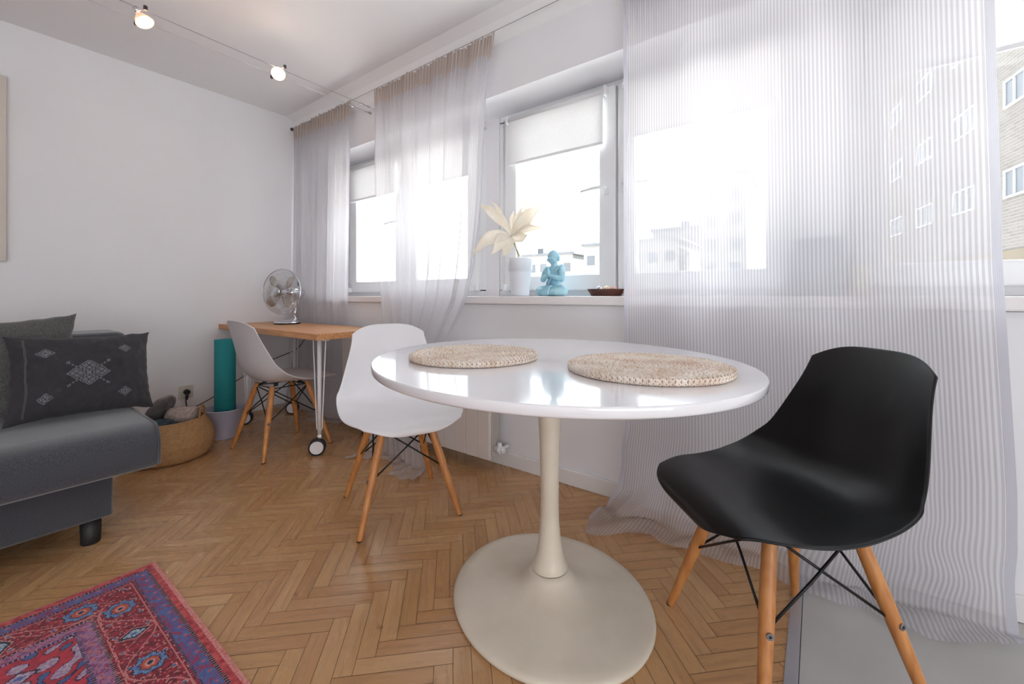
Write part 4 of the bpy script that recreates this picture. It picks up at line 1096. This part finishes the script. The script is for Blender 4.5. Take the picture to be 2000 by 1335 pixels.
o = obj('body', bm, M['buddha'], t); mo = o.modifiers.new('skin', 'REMESH'); mo.mode = 'VOXEL'; mo.voxel_size = .0015; mo.use_smooth_shade = True
mo = o.modifiers.new('soft', 'SMOOTH'); mo.iterations = 2; mo.factor = .5
bm = new_bm()
for k in range(5):
    q = k*.0075
    tube(bm, smooth_pts([(.044-q*.6, .026, .148), (.050-q, -.004, .161-q*.3), (.036-q*.6, -.030, .134-q*.6), (.012-q*.5, -.034, .102-q), (-.020, -.030, .076-q), (-.040, -.012, .062-q*.6)], 5), .0038, 8)
for k in range(4):
    z = .052-.003*k; tube(bm, [(.049*math.cos(a), .004-.040*math.sin(a)-.003*k, z) for a in [PI*i/12 for i in range(13)]], .0036, 8)
for k in range(5):
    x = -.014+.008*k; tube(bm, smooth_pts([(x, -.040, .054), (x*1.1, -.062, .044), (x*1.3, -.080, .020), (x*1.35, -.081, .005)], 4), .0054, 8)
o = obj('robe', bm, M['robe'], t); mo = o.modifiers.new('skin', 'REMESH'); mo.mode = 'VOXEL'; mo.voxel_size = .0017; mo.use_smooth_shade = True

# wooden dish with ornaments
DX, DY = -.815, 1.865
t = thing('wooden_dish', 'dark brown wooden dish with flared sides on the sill', 'dish', (DX, DY, ZS), math.radians(20))
bm = new_bm(); lathe(bm, [(0, .0), (.068, .0), (.072, .003), (.088, .030), (.090, .034), (.086, .034), (.083, .030), (.068, .007), (0, .006)], 6*8, sy=.55); obj('bowl', bm, M['darkwood'], t)
for dx, dy, r, mt, lb in ((-.030, 0, .0155, 'silver', 'shiny silver grey ball in the dark wooden dish'), (.004, .006, .0165, 'pearl', 'cream glazed ball in the middle of the dark wooden dish'), (.036, -.002, .015, 'shell', 'pinkish ball at the right end of the wooden dish')):
    v = Matrix.Rotation(math.radians(20), 3, 'Z') @ Vector((dx, dy, 0))
    bm = new_bm(); ellips(bm, (0, 0, 0), (r, r, r*.95), n=28, m_=18)
    if mt != 'silver': ellips(bm, (0, 0, r*.93), (r*.2, r*.2, r*.06), n=12, m_=6)
    o = obj('decorative_ball', bm, M[mt], None, (DX+v.x, DY+v.y, ZS+.006+r+.012)); tag(o, lb, 'ornament', 'balls in the wooden dish')
bm = new_bm()
rows = []
for i in range(26):
    a = i/25*2*PI*2.3; r = .004+.016*i/25; rr = .003+.009*i/25
    rows.append((r*math.cos(a), r*math.sin(a), .034-.022*i/25, rr))
tube(bm, [(x, y, z) for x, y, z, _ in rows], [q[3] for q in rows], 12)
o = obj('sea_shell', bm, M['shell'], None, (-.712, 1.878, ZS-.001)); tag(o, 'small pink sea shell on the sill right of the wooden dish', 'shell')
t = thing('planter', 'grey square planter on the sill seen through the wide curtain', 'planter', (.005, 1.91, ZS))
bm = new_bm(); box(bm, -.065, .065, -.06, .06, 0, .205, bevel=.006)
obj('box', bm, M['greypot'], t); bm = new_bm(); box(bm, -.069, .069, -.064, .064, .190, .212, bevel=.004); obj('rim', bm, M['greypot'], t)
t = thing('pillar_candle', 'short cream pillar candle beside the grey planter on the sill', 'candle', (.115, 1.90, ZS))
bm = new_bm(); lathe(bm, [(0, 0), (.03, 0), (.031, .003), (.031, .100), (.028, .104), (.02, .098), (0, .097)], 28); obj('wax', bm, M['candle'], t)
bm = new_bm(); tube(bm, [(0, 0, .096), (.001, 0, .108)], .0012, 6); obj('wick', bm, M['blackmetal'], t)
